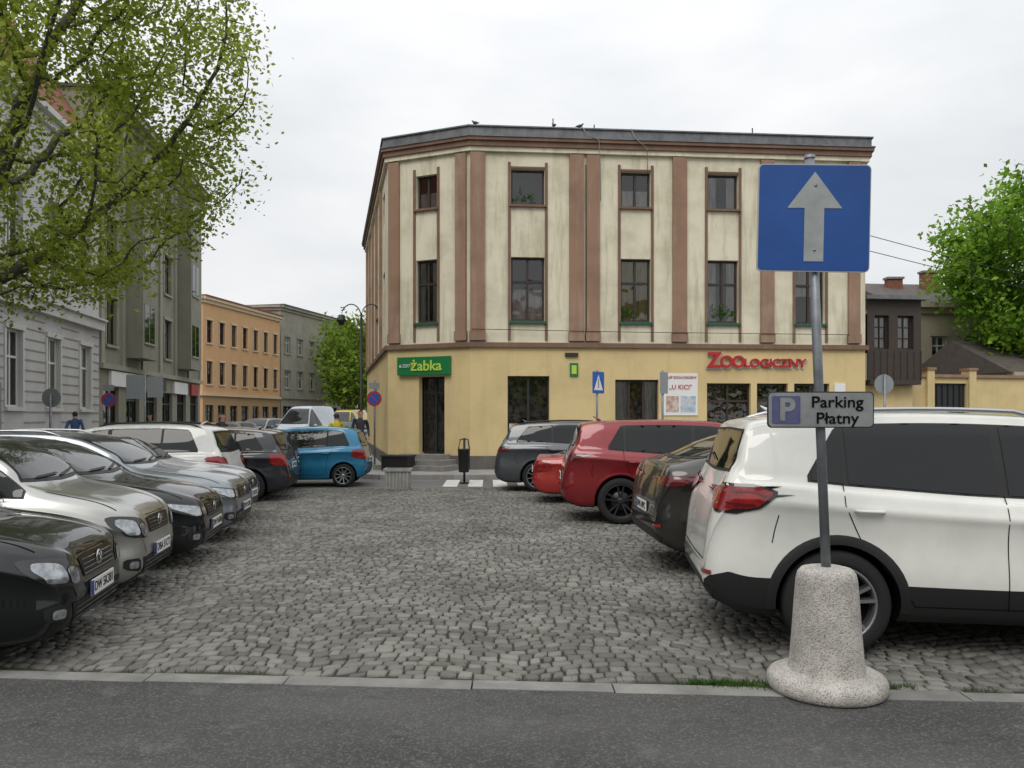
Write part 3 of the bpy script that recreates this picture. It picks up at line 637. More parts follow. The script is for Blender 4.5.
sc=lambda a:[x*S for x in a]
cols=[sc(p) for p in ((1.17,2.14),(4.36,5.24),(6.94,7.86),(9.59,10.49))]
ops=[(a,b,zf1,zf2) for a,b in cols]+[(a,b,zs1,zs2) for a,b in cols]
wF.wall(gw,zB,zT,ops,CREAM)
gops=[(1.14,2.42,.62,2.95),(4.46,5.82,.95,2.85),(7.35,8.75,.55,2.75),(8.95,9.95,.12,2.75),(10.15,11.3,.55,2.75)]
wF.wall(gw,0,zB,gops,YEL)
cc=[(1.02,1.76)]
cops=[(a,b,zf1,zf2) for a,b in cc]+[(a,b,zs1,zs2-.05) for a,b in cc]
wC.wall(gw,zB,zT,cops,CREAM); wC.wall(gw,0,zB,[(1.12,2.02,.55,2.95)],YEL)
lops=[]
for k in range(5):
    u=1.2+k*2.6; lops+=[(u,u+1,zf1,zf2),(u,u+1,zs1,zs2)]
wL.wall(gw,zB,zT,lops,CREAM); wL.wall(gw,0,zB,[(2,3,1,2.8),(7,8,1,2.8)],YEL)
wR.wall(gw,0,zT,[],CREAM); wB.wall(gw,0,zT,[],CREAM)
foot=[C,A,B,BR,BL]
for i,(a,b) in enumerate(cols):
    wF.window(gi,a,b,zf1,zf2,WFR,BG,DARK,cols=2,transom=[.62],curtain=[(CURT,'low'),(CURY,'full'),(CURT,'side'),(CURT,'top')][i])
    wF.window(gi,a,b,zs1,zs2,WFR,BG,DARK,cols=1 if i!=1 else 2,curtain=[None,(CURT,'low'),(CURT,'side'),(CURT,'side')][i])
PLANT=leaf_mat('pot_plant',(.05,.12,.03),(.10,.2,.04),6)
# pot plants on two sills
for (u,z,n) in ((4.9,zf1+.2,60),(7.9,zf1+.2,70),(1.7,zs1+.15,50)):
    for _ in range(n):
        c=wF.P(u+random.gauss(0,.16),z+abs(random.gauss(0,.15)),-.11+random.uniform(-.015,.015)); d=Vector((random.gauss(0,.05),random.gauss(0,.01),random.gauss(0,.06))); e=Vector((random.gauss(0,.03),0,random.gauss(0,.03)))
        gi.add([c,c+d,c+d+e,c+e],[(0,1,2,3)],PLANT)
for a,b in cc:
    wC.window(gi,a,b,zf1,zf2,WFR,BG,DARK,cols=2,transom=[.62],curtain=(CURT,'side')); wC.window(gi,a,b,zs1,zs2-.05,WFR,BG,DARK,cols=2,curtain=(CURT,'low'))
for o in lops: wL.window(gi,*o,WFR,BG,DARK,curtain=(CURT,'side'))
for o in ((2,3,1,2.8),(7,8,1,2.8)): wL.window(gi,*o,WFR,BG,DARK)
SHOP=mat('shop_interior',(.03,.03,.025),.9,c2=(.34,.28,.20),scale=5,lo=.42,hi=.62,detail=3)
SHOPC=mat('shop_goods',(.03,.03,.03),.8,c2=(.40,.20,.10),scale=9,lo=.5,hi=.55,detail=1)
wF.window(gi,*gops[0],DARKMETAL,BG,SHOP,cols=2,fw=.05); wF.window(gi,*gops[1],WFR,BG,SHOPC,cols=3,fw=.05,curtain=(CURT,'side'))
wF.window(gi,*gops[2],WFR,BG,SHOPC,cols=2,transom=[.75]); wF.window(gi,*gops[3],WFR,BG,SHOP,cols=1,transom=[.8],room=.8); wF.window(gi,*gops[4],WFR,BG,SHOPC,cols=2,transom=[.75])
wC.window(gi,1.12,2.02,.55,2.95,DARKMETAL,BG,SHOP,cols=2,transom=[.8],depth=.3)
for u0,u1 in ((.0,.42),(2.85,3.26),(3.35,3.73),(5.88,6.30),(8.52,8.92),(11.19,11.55)):
    u0,u1=u0*S,u1*S; wF.box(gt,u0+.003,u1,zB+.12,9.72,-.05,.09,BRN); wF.box(gt,u0-.025,u1+.025,zB+.12,zB+.40,-.05,.115,BRN)
for u0,u1 in ((.06,.44),(2.42,2.78)): wC.box(gt,u0,u1,zB+.12,9.70,-.05,.09,BRN); wC.box(gt,u0-.025,u1+.025,zB+.12,zB+.4,-.05,.115,BRN)
for (a,b) in cols:
    for u in (a-.09,b+.01): wF.box(gt,u,u+.08,zB+.14,9.45,-.05,.035,BRD)
    wF.box(gt,a-.01,b+.01,zs2+.01,zs2+.07,-.05,.03,BRD)
    wF.box(gt,a-.05,b+.05,zf1-.09,zf1-.01,-.10,.10,GFR); wF.box(gt,a-.05,b+.05,zs1-.07,zs1-.01,-.10,.10,BRD)
for (a,b) in cc:
    for u in (a-.09,b+.01): wC.box(gt,u,u+.08,zB+.14,9.4,-.05,.035,BRD)
    wC.box(gt,a-.05,b+.05,zf1-.09,zf1-.01,-.10,.10,GFR); wC.box(gt,a-.05,b+.05,zs1-.07,zs1-.01,-.10,.10,BRD)
for k in range(5):
    u=.5+k*2.6; wL.box(gt,u,u+.35,zB+.12,9.6,-.05,.09,BRN)
def ring(z0,z1,ov,m,g):
    n=len(foot); out=[]
    for i in range(n):
        p=Vector(foot[i]);a=(p-Vector(foot[i-1])).normalized();b=(Vector(foot[(i+1)%n])-p).normalized()
        na=Vector((a.y,-a.x));nb=Vector((b.y,-b.x)); bis=(na+nb).normalized(); q=p+bis*(ov/max(.3,bis.dot(na))); out.append((q.x,q.y))
    g.prism(out,z0,z1,m)
ring(zB-.08,zB+.06,.10,BRD,gt); ring(9.74,9.88,.11,CREAM,gt); ring(9.88,10.04,.17,BRD,gt); ring(10.04,10.14,.23,BRD,gt)
ring(10.14,10.18,.26,GREYM,gr); ring(10.18,10.45,.16,GREYM,gr); ring(10.45,10.49,.21,GREYM,gr)
for w,ex in ((wF,[(8.93,9.97)]),(wC,[(1.1,2.04)]),(wL,[])):
    us=[0]+[x for e in ex for x in e]+[w.len]
    for i in range(0,len(us),2): w.box(gt,us[i],us[i+1],0,.52,-.05,.045,PLINTH)
wF.box(gr,3.6,5.2,10.4,10.6,-4,-3,GREYM)
for u,h in ((2.6,.5),(3.9,.35),(9,.4)): gr.tube([wF.P(u,10.35,-.5),wF.P(u,10.5+h,-.5)],.02,DARKMETAL,6)
WIRE=mat('pale_cable',(.25,.24,.22),.7)
gt.tube([wF.P(3.4,10.5,.23),wF.P(3.5,10.3,.29),wF.P(3.9,10.1,.28),wF.P(3.98,9.2,.13),wF.P(3.98,8.3,.13)],.012,WIRE,5)
gt.tube([wF.P(4.9,10.5,.23),wF.P(5.0,10.2,.29),wF.P(5.4,9.9,.25),wF.P(5.46,9.2,.05)],.012,WIRE,5)
gt.tube([wF.P(3.32*S,9.4,.1),wF.P(3.32*S,4,.1)],.014,BLACK,5)
gt.tube([wF.P(0.05,4.35,.14),wF.P(5,4.30,.13),wF.P(11.9,4.28,.14)],.010,BLACK,5)
GREEN=mat('shop_green',(.01,.17,.05),.4); LGREEN=mat('lime',(.45,.62,.08),.5); RED=mat('letter_red',(.42,.02,.02),.4); WH=mat('sign_white',(.75,.75,.74),.5)
wC.box(gi,.42,2.26,3.0,3.56,.0,.14,GREEN)
def wtext(w,body,size,u,z,o,m,**k): p=w.P(u,z,o); return text(body,size,p,(R_(90),0,w.ang),m,root,**k)
wtext(wC,'żabka',.44,1.45,3.27,.155,LGREEN,name='shop_sign_letters',bold=.008,sx=1.05)
wtext(wC,'6-23/7',.15,.70,3.28,.155,WH,name='hours_letters')
for body,size,u,z,b,sx in (('Z',.66,7.56,3.44,.02,1.),('O',.50,7.95,3.40,.016,1.),('O',.50,8.33,3.40,.016,1.),('LOGICZNY',.36,9.50,3.37,.010,1.10)):
    wtext(wF,body,size,u,z,.075,RED,name='shop_letters',bold=b,ext=.03,sx=sx); wtext(wF,body,size,u+.02,z-.015,.025,WH,name='shop_letters_outline',bold=b+.02,ext=.015,sx=sx)
wF.box(gi,5.95,7.05,1.75,3.05,.0,.03,WH); wtext(wF,'SKLEP ZOOLOGICZNY',.10,6.5,2.92,.035,RED,name='banner_letters')
wtext(wF,'„U KICI"',.20,6.5,2.62,.035,RED,name='banner_letters')
PB=mat('poster_blue',(.30,.42,.55),.5,c2=(.6,.6,.6),scale=6,detail=2); PO=mat('poster_orange',(.40,.22,.14),.5,c2=(.6,.55,.5),scale=6,detail=2)
wF.box(gi,6.05,6.45,1.85,2.35,.03,.034,PO); wF.box(gi,6.5,6.98,1.85,2.35,.03,.035,PB)
wF.box(gi,1.2,1.5,1.0,1.5,-.15,-.12,PO); wF.box(gi,1.75,2.3,.7,1.2,-.30,-.27,LGREEN)
wF.box(gi,3.05,3.3,2.95,3.35,.0,.05,GREEN); wF.box(gi,3.10,3.25,3.02,3.28,.05,.054,LGREEN)
wF.box(gi,11.45,11.8,2.3,2.75,.0,.05,WH)
wF.box(gi,10.2,10.9,1.0,1.5,-.16,-.12,PB); wF.box(gi,7.5,8.0,.8,1.5,-.3,-.25,WH); wF.box(gi,4.7,5.2,1.0,1.6,-.3,-.25,PO)
wF.box(gi,2.9,3.3,3.55,3.66,.0,.08,DARKMETAL)
STEP=mat('step_concrete',(.25,.24,.22),.85,c2=(.18,.17,.16),scale=4,bump=.2)
for i in range(3): wC.box(gt,.75-.25*(2-i)+.0,2.25+.2*(2-i),.08,.11+.15*(i+1)-.0,.047,1.25-.33*i,STEP)
for n_,g_ in (('walls',gw),('trim',gt),('windows',gi),('roof',gr)): g_.obj(n_,root)
WOOD=mat('dark_timber',(.035,.026,.02),.7,c2=(.06,.045,.035),scale=6,stretch=(8,8,1))
root=empty('timber_bay'); g=Geo(); w=Wall((11.5,25.9),(13.35,26.1))
w.wall(g,2.9,5.5,[(.25,.75,3.9,5.0),(1.05,1.6,3.9,5.0)],WOOD); w.box(g,.05,1.8,2.75,2.9,-1.5,.1,WOOD); w.box(g,-.15,2.0,5.5,5.62,-1.8,.25,GREYM)
for o in ((.25,.75,3.9,5.0),(1.05,1.6,3.9,5.0)): w.window(g,*o,WFR,BG,DARK,cols=2,transom=[.33,.66],curtain=(CURT,'full'),bar=.015)
w2=Wall((13.35,26.1),(13.5,28)); w2.wall(g,2.9,5.5,[],WOOD)
for k in range(9): w.box(g,.0+k*.23,.03+k*.23,2.9,3.85,-.02,.025,WOOD)
w.box(g,.1,1.75,0,2.74,-1.4,-.3,YEL)
g.obj('bay_walls',root)
# ---------------------------------------------------------------- generic row building
def row_house(name,walls,ztop,mw,mtrim,mroof,floors,fr,bays,glass,ground=None,roof=None,depth=10,mat_ground=None,wfrac=.42,cornice=.35,strips=False):
    root=empty(name); gw,gt,gi,gr=Geo(),Geo(),Geo(),Geo()
    for wi,w in enumerate(walls):
        nb=bays[wi]; ops=[]; bw=w.len/max(nb,1)
        for (za,zb) in floors:
            for k in range(nb):
                c=bw*(k+.5); ops.append((c-bw*wfrac/2,c+bw*wfrac/2,za,zb))
        zg=ground or 0
        gops=[]
        if ground and nb:
            for k in range(nb): c=bw*(k+.5); gops.append((c-bw*.33,c+bw*.33,.5 if k%3 else .1,ground-.9))
            w.wall(gw,0,ground,gops,mat_ground or mw)
        w.wall(gw,zg,ztop,ops,mw)
        for o in ops:
            cur=random.choice([None,(CURT,'top'),(CURT,'full'),(CURT,'side')])
            w.window(gi,*o,fr,glass,DARK,cols=2,transom=[.65],depth=.12,curtain=cur)
            w.box(gt,o[0]-.1,o[1]+.1,o[2]-.12,o[2]-.01,-.05,.10,mtrim); w.box(gt,o[0]-.12,o[1]+.12,o[3]+.01,o[3]+.16,-.05,.08,mtrim)
            w.box(gt,o[0]-.13,o[0]-.01,o[2],o[3],-.05,.04,mtrim); w.box(gt,o[1]+.01,o[1]+.13,o[2],o[3],-.05,.04,mtrim)
        for o in gops: w.window(gi,*o,DARKMETAL,glass,SHOP,cols=2,transom=[.8])
        if ground: w.box(gt,-.05,w.len+.05,ground-.2,ground,-.05,.18,mtrim)
        w.box(gt,-.05,w.len+.05,ztop-.45,ztop-.2,-.05,.15,mtrim); w.box(gt,-.1,w.len+.1,ztop-.2,ztop,-.05,cornice,mtrim)
        if strips:
            for k in range(nb+1):
                u=min(max(bw*k,.2),w.len-.2); w.box(gt,u-.18,u+.18,zg+.01,ztop-.46,-.05,.09,mtrim)
    w=walls[0]; a,b=w.P(0,0,0),w.P(w.len,0,0); c=w.P(w.len,0,-depth); d=w.P(0,0,-depth)
    for p,q in ((b,c),(c,d),(d,a)): Wall((p.x,p.y),(q.x,q.y)).wall(gw,0,ztop,[],mw)
    if roof:
        rh,rs=roof; P=w.P
        v=[P(-.2,ztop,.3),P(w.len+.2,ztop,.3),P(w.len+.2,ztop+rh,-rs),P(-.2,ztop+rh,-rs),P(-.2,ztop+rh,-depth+rs),P(w.len+.2,ztop+rh,-depth+rs),P(w.len+.2,ztop,-depth-.2),P(-.2,ztop,-depth-.2)]
        gr.add(v,[(0,1,2,3),(3,2,5,4),(4,5,6,7),(0,3,4,7),(1,6,5,2),(0,7,6,1)],mroof)
    else:
        w.box(gr,-.1,w.len+.1,ztop,ztop+.12,-depth,cornice+.05,mroof)
    for n_,g_ in (('walls',gw),('trim',gt),('windows',gi),('roof',gr)): 
        if g_.v: g_.obj(n_,root)
    return root,w
TILE=mat('roof_tiles',(.26,.08,.045),.85,c2=(.16,.058,.038),scale=5,bump=.8,bscale=14,stretch=(1,1,3))
DTILE=mat('dark_roof',(.07,.06,.055),.8,c2=(.11,.09,.08),scale=4,bump=.5,bscale=20)
L1M=wall_mat('pale_grey_render',(.52,.52,.52),(.34,.34,.34),(.40,.40,.39),.5); L1T=wall_mat('pale_trim',(.58,.58,.57),(.40,.40,.39),(.44,.44,.44),.4)
L2M=wall_mat('olive_grey_render',(.27,.265,.215),(.17,.17,.14),(.20,.20,.15),.6); L2T=wall_mat('olive_trim',(.34,.33,.27),(.2,.2,.17),(.25,.25,.2),.5)
L3M=wall_mat('peach_render',(.62,.38,.20),(.45,.28,.16),(.5,.33,.2),.4); L3T=wall_mat('peach_trim',(.62,.50,.35),(.45,.35,.25),(.5,.4,.3),.4); L3G=wall_mat('ochre_ground',(.42,.28,.15),(.3,.2,.12),(.35,.25,.15),.5)
L4M=wall_mat('grey_render',(.34,.32,.27),(.2,.19,.16),(.26,.24,.2),.7)
_,w1=row_house('classical_town_house',[Wall((-12.4+.2,8),(-15.9,30.8))],11.6,L1M,L1T,TILE,[(2.0,4.3),(6.3,8.8)],WFW,[8],BG,roof=(6.5,4.0),wfrac=.36)
g=Geo(); w1.box(g,0,w1.len,5.0,5.35,-.04,.22,L1T); w1.box(g,0,w1.len,5.35,5.42,-.04,.34,L1T); w1.box(g,0,w1.len,.1,1.1,-.04,.12,L1T)
for i in range(12):
    bw=w1.len/8
    for k in range(9):
        ua=0 if k==0 else bw*(k-.5)+bw*.18+.15; ub=w1.len if k==8 else bw*(k+.5)-bw*.18-.15
        w1.box(g,ua,ub,1.2+i*.32,1.24+i*.32,-.04,.02,L4M)
o=g.obj('string_courses'); o.parent=_
_,w2_=row_house('olive_tenement',[Wall((-15.95,30.9),(-18.1,46.4))],14.4,L2M,L2T,DTILE,[(4.6,6.5),(7.8,9.7),(11.,12.8)],WFR,[6],BG,ground=3.8,strips=True,cornice=.6,wfrac=.45)
g=Geo()
for k in (1,4):
    bw=w2_.len/6; w2_.box(g,bw*k+.25,bw*(k+1)-.25,4.2,13.2,-.02,.75,L2M)
    for z in (4.9,8.1,11.2):
        for q in (0.45,1.2): w2_.box(g,bw*k+q,bw*k+q+.6,z,z+1.6,.73,.765,CARGLASS); w2_.box(g,bw*k+q-.06,bw*k+q+.66,z-.1,z-.01,.75,.82,L2T)
w2_.box(g,1,4.,2.95,3.55,.0,.12,WH); w2_.box(g,6,8.5,2.95,3.5,0,.12,DARKMETAL); w2_.box(g,10,12.5,2.9,3.5,0,.12,WH); w2_.box(g,13.3,14.8,2.9,3.5,0,.12,mat('shop_red',(.35,.04,.03),.5))
g.obj('bays',_)
row_house('peach_town_house',[Wall((-23,59.5),(-20.9,72)),Wall((-30,60.4),(-23,59.5))],10.7,L3M,L3T,TILE,[(4.2,5.9),(7.3,9.0)],WFR,[7,0],BG,ground=3.5,mat_ground=L3G,cornice=.3)
row_house('grey_tenement',[Wall((-21.1,73),(-17.8,87)),Wall((-30,74),(-21.1,73))],11.9,L4M,L4M,DTILE,[(4.4,6.),(7.6,9.1)],WFW,[6,0],BG,ground=3.6)
row_house('grey_tenement',[Wall((-17.6,89),(-14.2,106))],10.,L1M,L1T,TILE,[(4.4,6.),(7.3,8.7)],WFW,[6],BG,ground=3.6,roof=(2.,4))
R1=wall_mat('beige_render',(.42,.38,.30),(.3,.27,.2),(.33,.3,.23),.6)
row_house('beige_house',[Wall((17.2,36.5),(22,37)),],6.9,R1,R1,DTILE,[(4.2,5.4)],WFW,[3],BG,roof=(1.4,3),depth=8)
row_house('white_house',[Wall((23.0,36),(31,37)),],5.4,L1M,L1T,TILE,[(3.4,4.6)],WFW,[5],BG,roof=(2.0,3.5),depth=9)
row_house('grey_house',[Wall((19.0,30.5),(24,31.0)),],3.4,R1,R1,DTILE,[(1.5,2.5)],WFW,[3],BG,roof=(1.5,3.2),depth=6.5)
BRICK=mat('brick',(.25,.09,.06),.9,c2=(.17,.07,.05),scale=8,bump=.3)
g=Geo()
for (x,y,z0,z1,s) in ((20.6,34,4.6,5.6,.35),(20.3,39,7.6,8.7,.35),(26,40.3,7,8.3,.45),(22.6,34.2,4.5,5.5,.3),(18.6,39,7.5,8.4,.35)):
    g.box(x-s,x+s,y-s*.6,y+s*.6,z0-.8,z1,BRICK); g.box(x-s-.06,x+s+.06,y-s*.6-.06,y+s*.6+.06,z1,z1+.1,STEP)
g.obj('chimneys')
g=Geo(); w=Wall((13.0,26.9),(19.6,28.4))
w.wall(g,0,3.05,[(1.3,2.7,0,2.85)],YEL); w.box(g,-.05,w.len+.05,3.05,3.15,-.35,.08,BRN); w.box(g,0,w.len,0,3.04,-.3,-.24,YEL)
w.box(g,1.3,2.7,0,2.84,-.18,-.1,DARKMETAL)
for k in range(6): w.box(g,1.32+k*.23,1.36+k*.23,.05,2.8,-.1,-.07,BLACK)
for u in (0,1.05,2.72,w.len-.3): w.box(g,u,u+.28,0,3.3,-.28,.1,YEL); w.box(g,u-.04,u+.32,3.3,3.38,-.32,.14,BRN)
g.obj('yard_wall')
# row house behind the camera, out of view, added for richer reflections
row_house('unseen_row_house',[Wall((30,-34),(-30,-34))],11.5,L1M,L1T,TILE,[(1.5,3.4),(5,7.2),(8.4,10.2)],WFW,[16],BG,roof=(3,4),depth=10)
# ---------------------------------------------------------------- trees
BARK=mat('bark',(.05,.042,.032),.9,c2=(.085,.075,.06),scale=6,stretch=(4,4,1),bump=.8,bscale=20)
def tree(name,base,trunk_h,center,radii,nattr,leafm,seed,leaf=.055,per=9,spread=.22,rt=.012,step=.32,trunk_r=None,lean=(0,0),shell=.25,kill=.55,infl=3.0,leafnodes=7,pw=.5):
    rg=np.random.default_rng(seed)
    A=rg.normal(size=(nattr*3,3)); A/=np.linalg.norm(A,axis=1)[:,None]; A*= (rg.uniform(shell,1,size=(len(A),1)))**(.55)
    ph=rg.uniform(0,6.28,6); f=np.sin(A[:,0]*5+ph[0])+np.sin(A[:,1]*5+ph[1])+np.sin(A[:,2]*6+ph[2])+np.sin(A[:,0]*9+A[:,2]*7+ph[3])
    A=A[f>-1.0][:nattr]; A=A*np.array(radii)+np.array(center)
    nodes=[np.array(base,float)]; par=[-1]
    n=int(trunk_h/step)
    for i in range(1,n+1):
        t=i/n; nodes.append(np.array([base[0]+lean[0]*t,base[1]+lean[1]*t,base[2]+trunk_h*t])); par.append(len(nodes)-2)
    N=np.array(nodes); d=np.linalg.norm(A[:,None]-N[None],axis=2); near=d.argmin(1); nd=d.min(1); alive=np.ones(len(A),bool)
    nodes=list(nodes)
    for it in range(160):
        ok=alive&(nd<(infl if it>25 else 99))
        if not ok.any(): break
        idx=np.where(ok)[0]; dirs={}
        for a in idx:
            k=near[a]; v=A[a]-nodes[k]; v=v/(np.linalg.norm(v)+1e-6); dirs[k]=dirs.get(k,0)+v
        new=[]
        for k,v in dirs.items():
            v=v/(np.linalg.norm(v)+1e-6)+rg.normal(size=3)*.16; v[2]-=.02; v/=np.linalg.norm(v); p=nodes[k]+v*step
            new.append((p,k))
        st=len(nodes)
        for p,k in new: nodes.append(p); par.append(k)
        NN=np.array([p for p,_ in new]); dd=np.linalg.norm(A[:,None]-NN[None],axis=2); m=dd.min(1); am=dd.argmin(1)
        b=m<nd; near[b]=am[b]+st; nd[b]=m[b]; alive&=nd>kill
        if len(nodes)>5500: break
    n=len(nodes); cnt=np.zeros(n)
    ch=np.zeros(n,int)
    for i in range(1,n): ch[par[i]]+=1
    cnt[:]=(ch==0)
    for i in range(n-1,0,-1): cnt[par[i]]+=cnt[i]
    rad=np.maximum(cnt,1)**pw
    rad*= (trunk_r or rt*10)/rad[0]; rad=np.maximum(rad,rt)
    rad[0]*=1.35
    V=[];F=[]
    P=[Vector(p) for p in nodes]
    for i in range(1,n):
        a,b=P[par[i]],P[i]; t=(b-a)
        if t.length<1e-5: continue
        t.normalize(); k=8 if rad[i]>.05 else 4; u=t.cross(Vector((.3,.2,1)) if abs(t.z)<.9 else Vector((1,0,0))).normalized(); w=t.cross(u); o=len(V)
        ra=min(rad[par[i]],rad[i]*1.25)
        for (c,r) in ((a-t*ra*.3,ra),(b+t*rad[i]*.2,rad[i])):
            for q in range(k): x=6.283*q/k; V.append(c+u*math.cos(x)*r+w*math.sin(x)*r)
        for q in range(k): F.append((o+q,o+(q+1)%k,o+k+(q+1)%k,o+k+q))
    root=empty(name,(0,0,0))
    me=bpy.data.meshes.new('branches'); me.from_pydata(V,[],F); me.materials.append(BARK); me.polygons.foreach_set('use_smooth',[True]*len(F)); o=bpy.data.objects.new('branches',me); COL.objects.link(o); o.parent=root
    tips=np.array([nodes[i] for i in range(n) if cnt[i]<=leafnodes and i>5])
    # lower crown is leafier than the thin top
    hgt=(tips[:,2]-center[2])/radii[2]
    wgt=rg.gamma(1.6,1/1.6,len(tips))*np.clip(1.0-.45*hgt,.5,1.5); reps=np.maximum((wgt*per).astype(int),1)
    c=np.repeat(tips,reps,axis=0); c=c+rg.normal(size=c.shape)*spread
    m=len(c); nn=rg.normal(size=(m,3)); nn[:,2]=np.abs(nn[:,2])+.3; nn/=np.linalg.norm(nn,axis=1)[:,None]
    u=np.cross(nn,rg.normal(size=(m,3))); u/=np.linalg.norm(u,axis=1)[:,None]; w=np.cross(nn,u)
    s=leaf*rg.uniform(.6,1.4,size=(m,1))
    VV=np.stack([c-u*s,c-w*s*.6+nn*s*.15,c+u*s,c+w*s*.6+nn*s*.15],axis=1).reshape(-1,3)
    me=bpy.data.meshes.new('foliage'); me.vertices.add(len(VV)); me.vertices.foreach_set('co',VV.ravel()); me.loops.add(m*4); me.loops.foreach_set('vertex_index',np.arange(m*4)); me.polygons.add(m); me.polygons.foreach_set('loop_start',np.arange(m)*4); me.polygons.foreach_set('loop_total',np.full(m,4)); me.materials.append(leafm); me.update(); me.validate()
    o=bpy.data.objects.new('foliage',me); COL.objects.link(o); o.parent=root
    print('TREE',name,n,m)
    return root
LF1=leaf_mat('spring_leaves',(.20,.26,.035),(.34,.41,.07)); LF2=leaf_mat('green_leaves',(.13,.26,.03),(.27,.44,.06),.6); LF3=leaf_mat('distant_leaves',(.13,.20,.03),(.25,.35,.06),.4)
tree('linden_tree',(-9.9,14.2,0),3.4,(-9.5,14.4,8.3),(4.95,4.4,5.0),2300,LF1,3,leaf=.052,per=46,spread=.24,rt=.007,trunk_r=.27,leafnodes=16,pw=.56)
tree('maple_tree',(21.9,33,0),3.5,(21.9,33,8.0),(4.2,3.6,4.3),900,LF2,5,leaf=.12,per=44,spread=.38,rt=.015,trunk_r=.25,leafnodes=12)
tree('street_tree',(-13.4,66,0),3,(-13.4,66,6.6),(2.9,3.,4.2),350,LF3,8,leaf=.2,per=26,spread=.5,step=.5,kill=.8,rt=.02)
tree('street_tree',(-15.2,80,0),3,(-15.2,80,7.0),(3.4,3.,4.6),350,LF2,9,leaf=.22,per=26,spread=.5,step=.5,kill=.8,rt=.02)
tree('street_tree',(-12.2,76,0),3,(-12.,76,7.5),(3.4,3.,5.),350,LF3,10,leaf=.22,per=26,spread=.5,step=.5,kill=.8,rt=.02)
def mass(name,x0,x1,y,h,n,seed,base=0):
    rg=np.random.default_rng(seed); c=np.stack([rg.uniform(x0,x1,n),rg.normal(y,3,n),rg.uniform(0,1,n)],1)
    c[:,2]=base+c[:,2]*(h-base)*(.75+.2*np.sin(c[:,0]*.35)+.12*np.sin(c[:,0]*1.1)); m=n
    nn=rg.normal(size=(m,3)); nn/=np.linalg.norm(nn,axis=1)[:,None]; u=np.cross(nn,rg.normal(size=(m,3))); u/=np.linalg.norm(u,axis=1)[:,None]; w=np.cross(nn,u); s=.45*rg.uniform(.6,1.4,size=(m,1))
    VV=np.stack([c-u*s,c-w*s*.6,c+u*s,c+w*s*.6],axis=1).reshape(-1,3)
    me=bpy.data.meshes.new(name); me.from_pydata(VV.tolist(),[],[(4*i,4*i+1,4*i+2,4*i+3) for i in range(m)]); me.materials.append(LF3); o=bpy.data.objects.new(name,me); COL.objects.link(o)
mass('distant_trees',-45,0,125,10,9000,1); mass('distant_trees',10,75,70,5.5,12000,2); mass('distant_trees',-40,40,-24,9,5000,3,3)  # last mass: unseen trees behind the camera, added for car and window reflections
# ---------------------------------------------------------------- near sign with concrete foot
BLUE=mat('sign_blue',(.006,.055,.24),.45,c2=(.010,.072,.29),scale=2); GRYS=mat('sign_grey',(.24,.25,.25),.6,c2=(.17,.18,.18),scale=9,lo=.4,hi=.7); ARROW=mat('arrow_grey',(.34,.36,.36),.55,c2=(.25,.27,.27),scale=7); EDGE=mat('sign_edge_white',(.40,.41,.41),.5)
m,N,L,P=_new('exposed_aggregate'); P.inputs['Roughness'].default_value=.9
tc=N.new('ShaderNodeTexCoord'); vo=N.new('ShaderNodeTexVoronoi'); vo.inputs['Scale'].default_value=130; L.new(tc.outputs['Object'],vo.inputs['Vector'])
r=N.new('ShaderNodeValToRGB'); r.color_ramp.elements[0].color=(.26,.235,.21,1); r.color_ramp.elements[1].color=(.50,.475,.44,1); r.color_ramp.elements[1].position=.6
sx_=N.new('ShaderNodeSeparateColor'); L.new(vo.outputs['Color'],sx_.inputs[0]); L.new(sx_.outputs[0],r.inputs[0])
n4=N.new('ShaderNodeTexNoise'); n4.inputs['Scale'].default_value=5; n4.inputs['Detail'].default_value=6; L.new(tc.outputs['Object'],n4.inputs['Vector']); mr4=N.new('ShaderNodeMapRange'); mr4.inputs['From Min'].default_value=.35; mr4.inputs['From Max'].default_value=.7; mr4.inputs['To Min'].default_value=1.05; mr4.inputs['To Max'].default_value=.7; L.new(n4.outputs['Fac'],mr4.inputs['Value'])
hs=N.new('ShaderNodeHueSaturation'); L.new(mr4.outputs[0],hs.inputs['Value']); L.new(r.outputs[0],hs.inputs['Color']); L.new(hs.outputs[0],P.inputs['Base Color'])
bp=N.new('ShaderNodeBump'); bp.invert=True; bp.inputs['Strength'].default_value=.8; bp.inputs['Distance'].default_value=.005; L.new(vo.outputs['Distance'],bp.inputs['Height']); L.new(bp.outputs[0],P.inputs['Normal']); AGG=m
root=empty('one_way_sign',(1.965,5.0,0)); g=Geo()
g.lathe([(.001,.0),(.33,.0),(.350,.012),(.358,.04),(.356,.075),(.340,.100),(.31,.115),(.26,.124),(.228,.130)],AGG,56)
g.lathe([(.236,.118),(.226,.145),(.220,.20),(.208,.34),(.190,.60),(.182,.69),(.172,.73),(.150,.755),(.11,.765),(.001,.766)],AGG,56); g.obj('concrete_foot',root)
g=Geo(); lean=-.105
g.tube([(0,0,.7),(lean*.5,0,2.0),(lean*1.0,0,3.32)],.029,STEEL,16); g.lathe([(.033,3.315),(.033,3.335),(.001,3.34)],STEEL,16,(lean,0,0)); g.obj('pole',root)
def rrect(cx,cz,w,h,r,n=6):
    pts=[]
    for (sx,sz,a0) in ((1,-1,-90),(1,1,0),(-1,1,90),(-1,-1,180)):
        for i in range(n+1):
            a=R_(a0+90*i/n); pts.append((cx+sx*(w/2-r)+r*math.cos(a),cz+sz*(h/2-r)+r*math.sin(a)))
    return pts
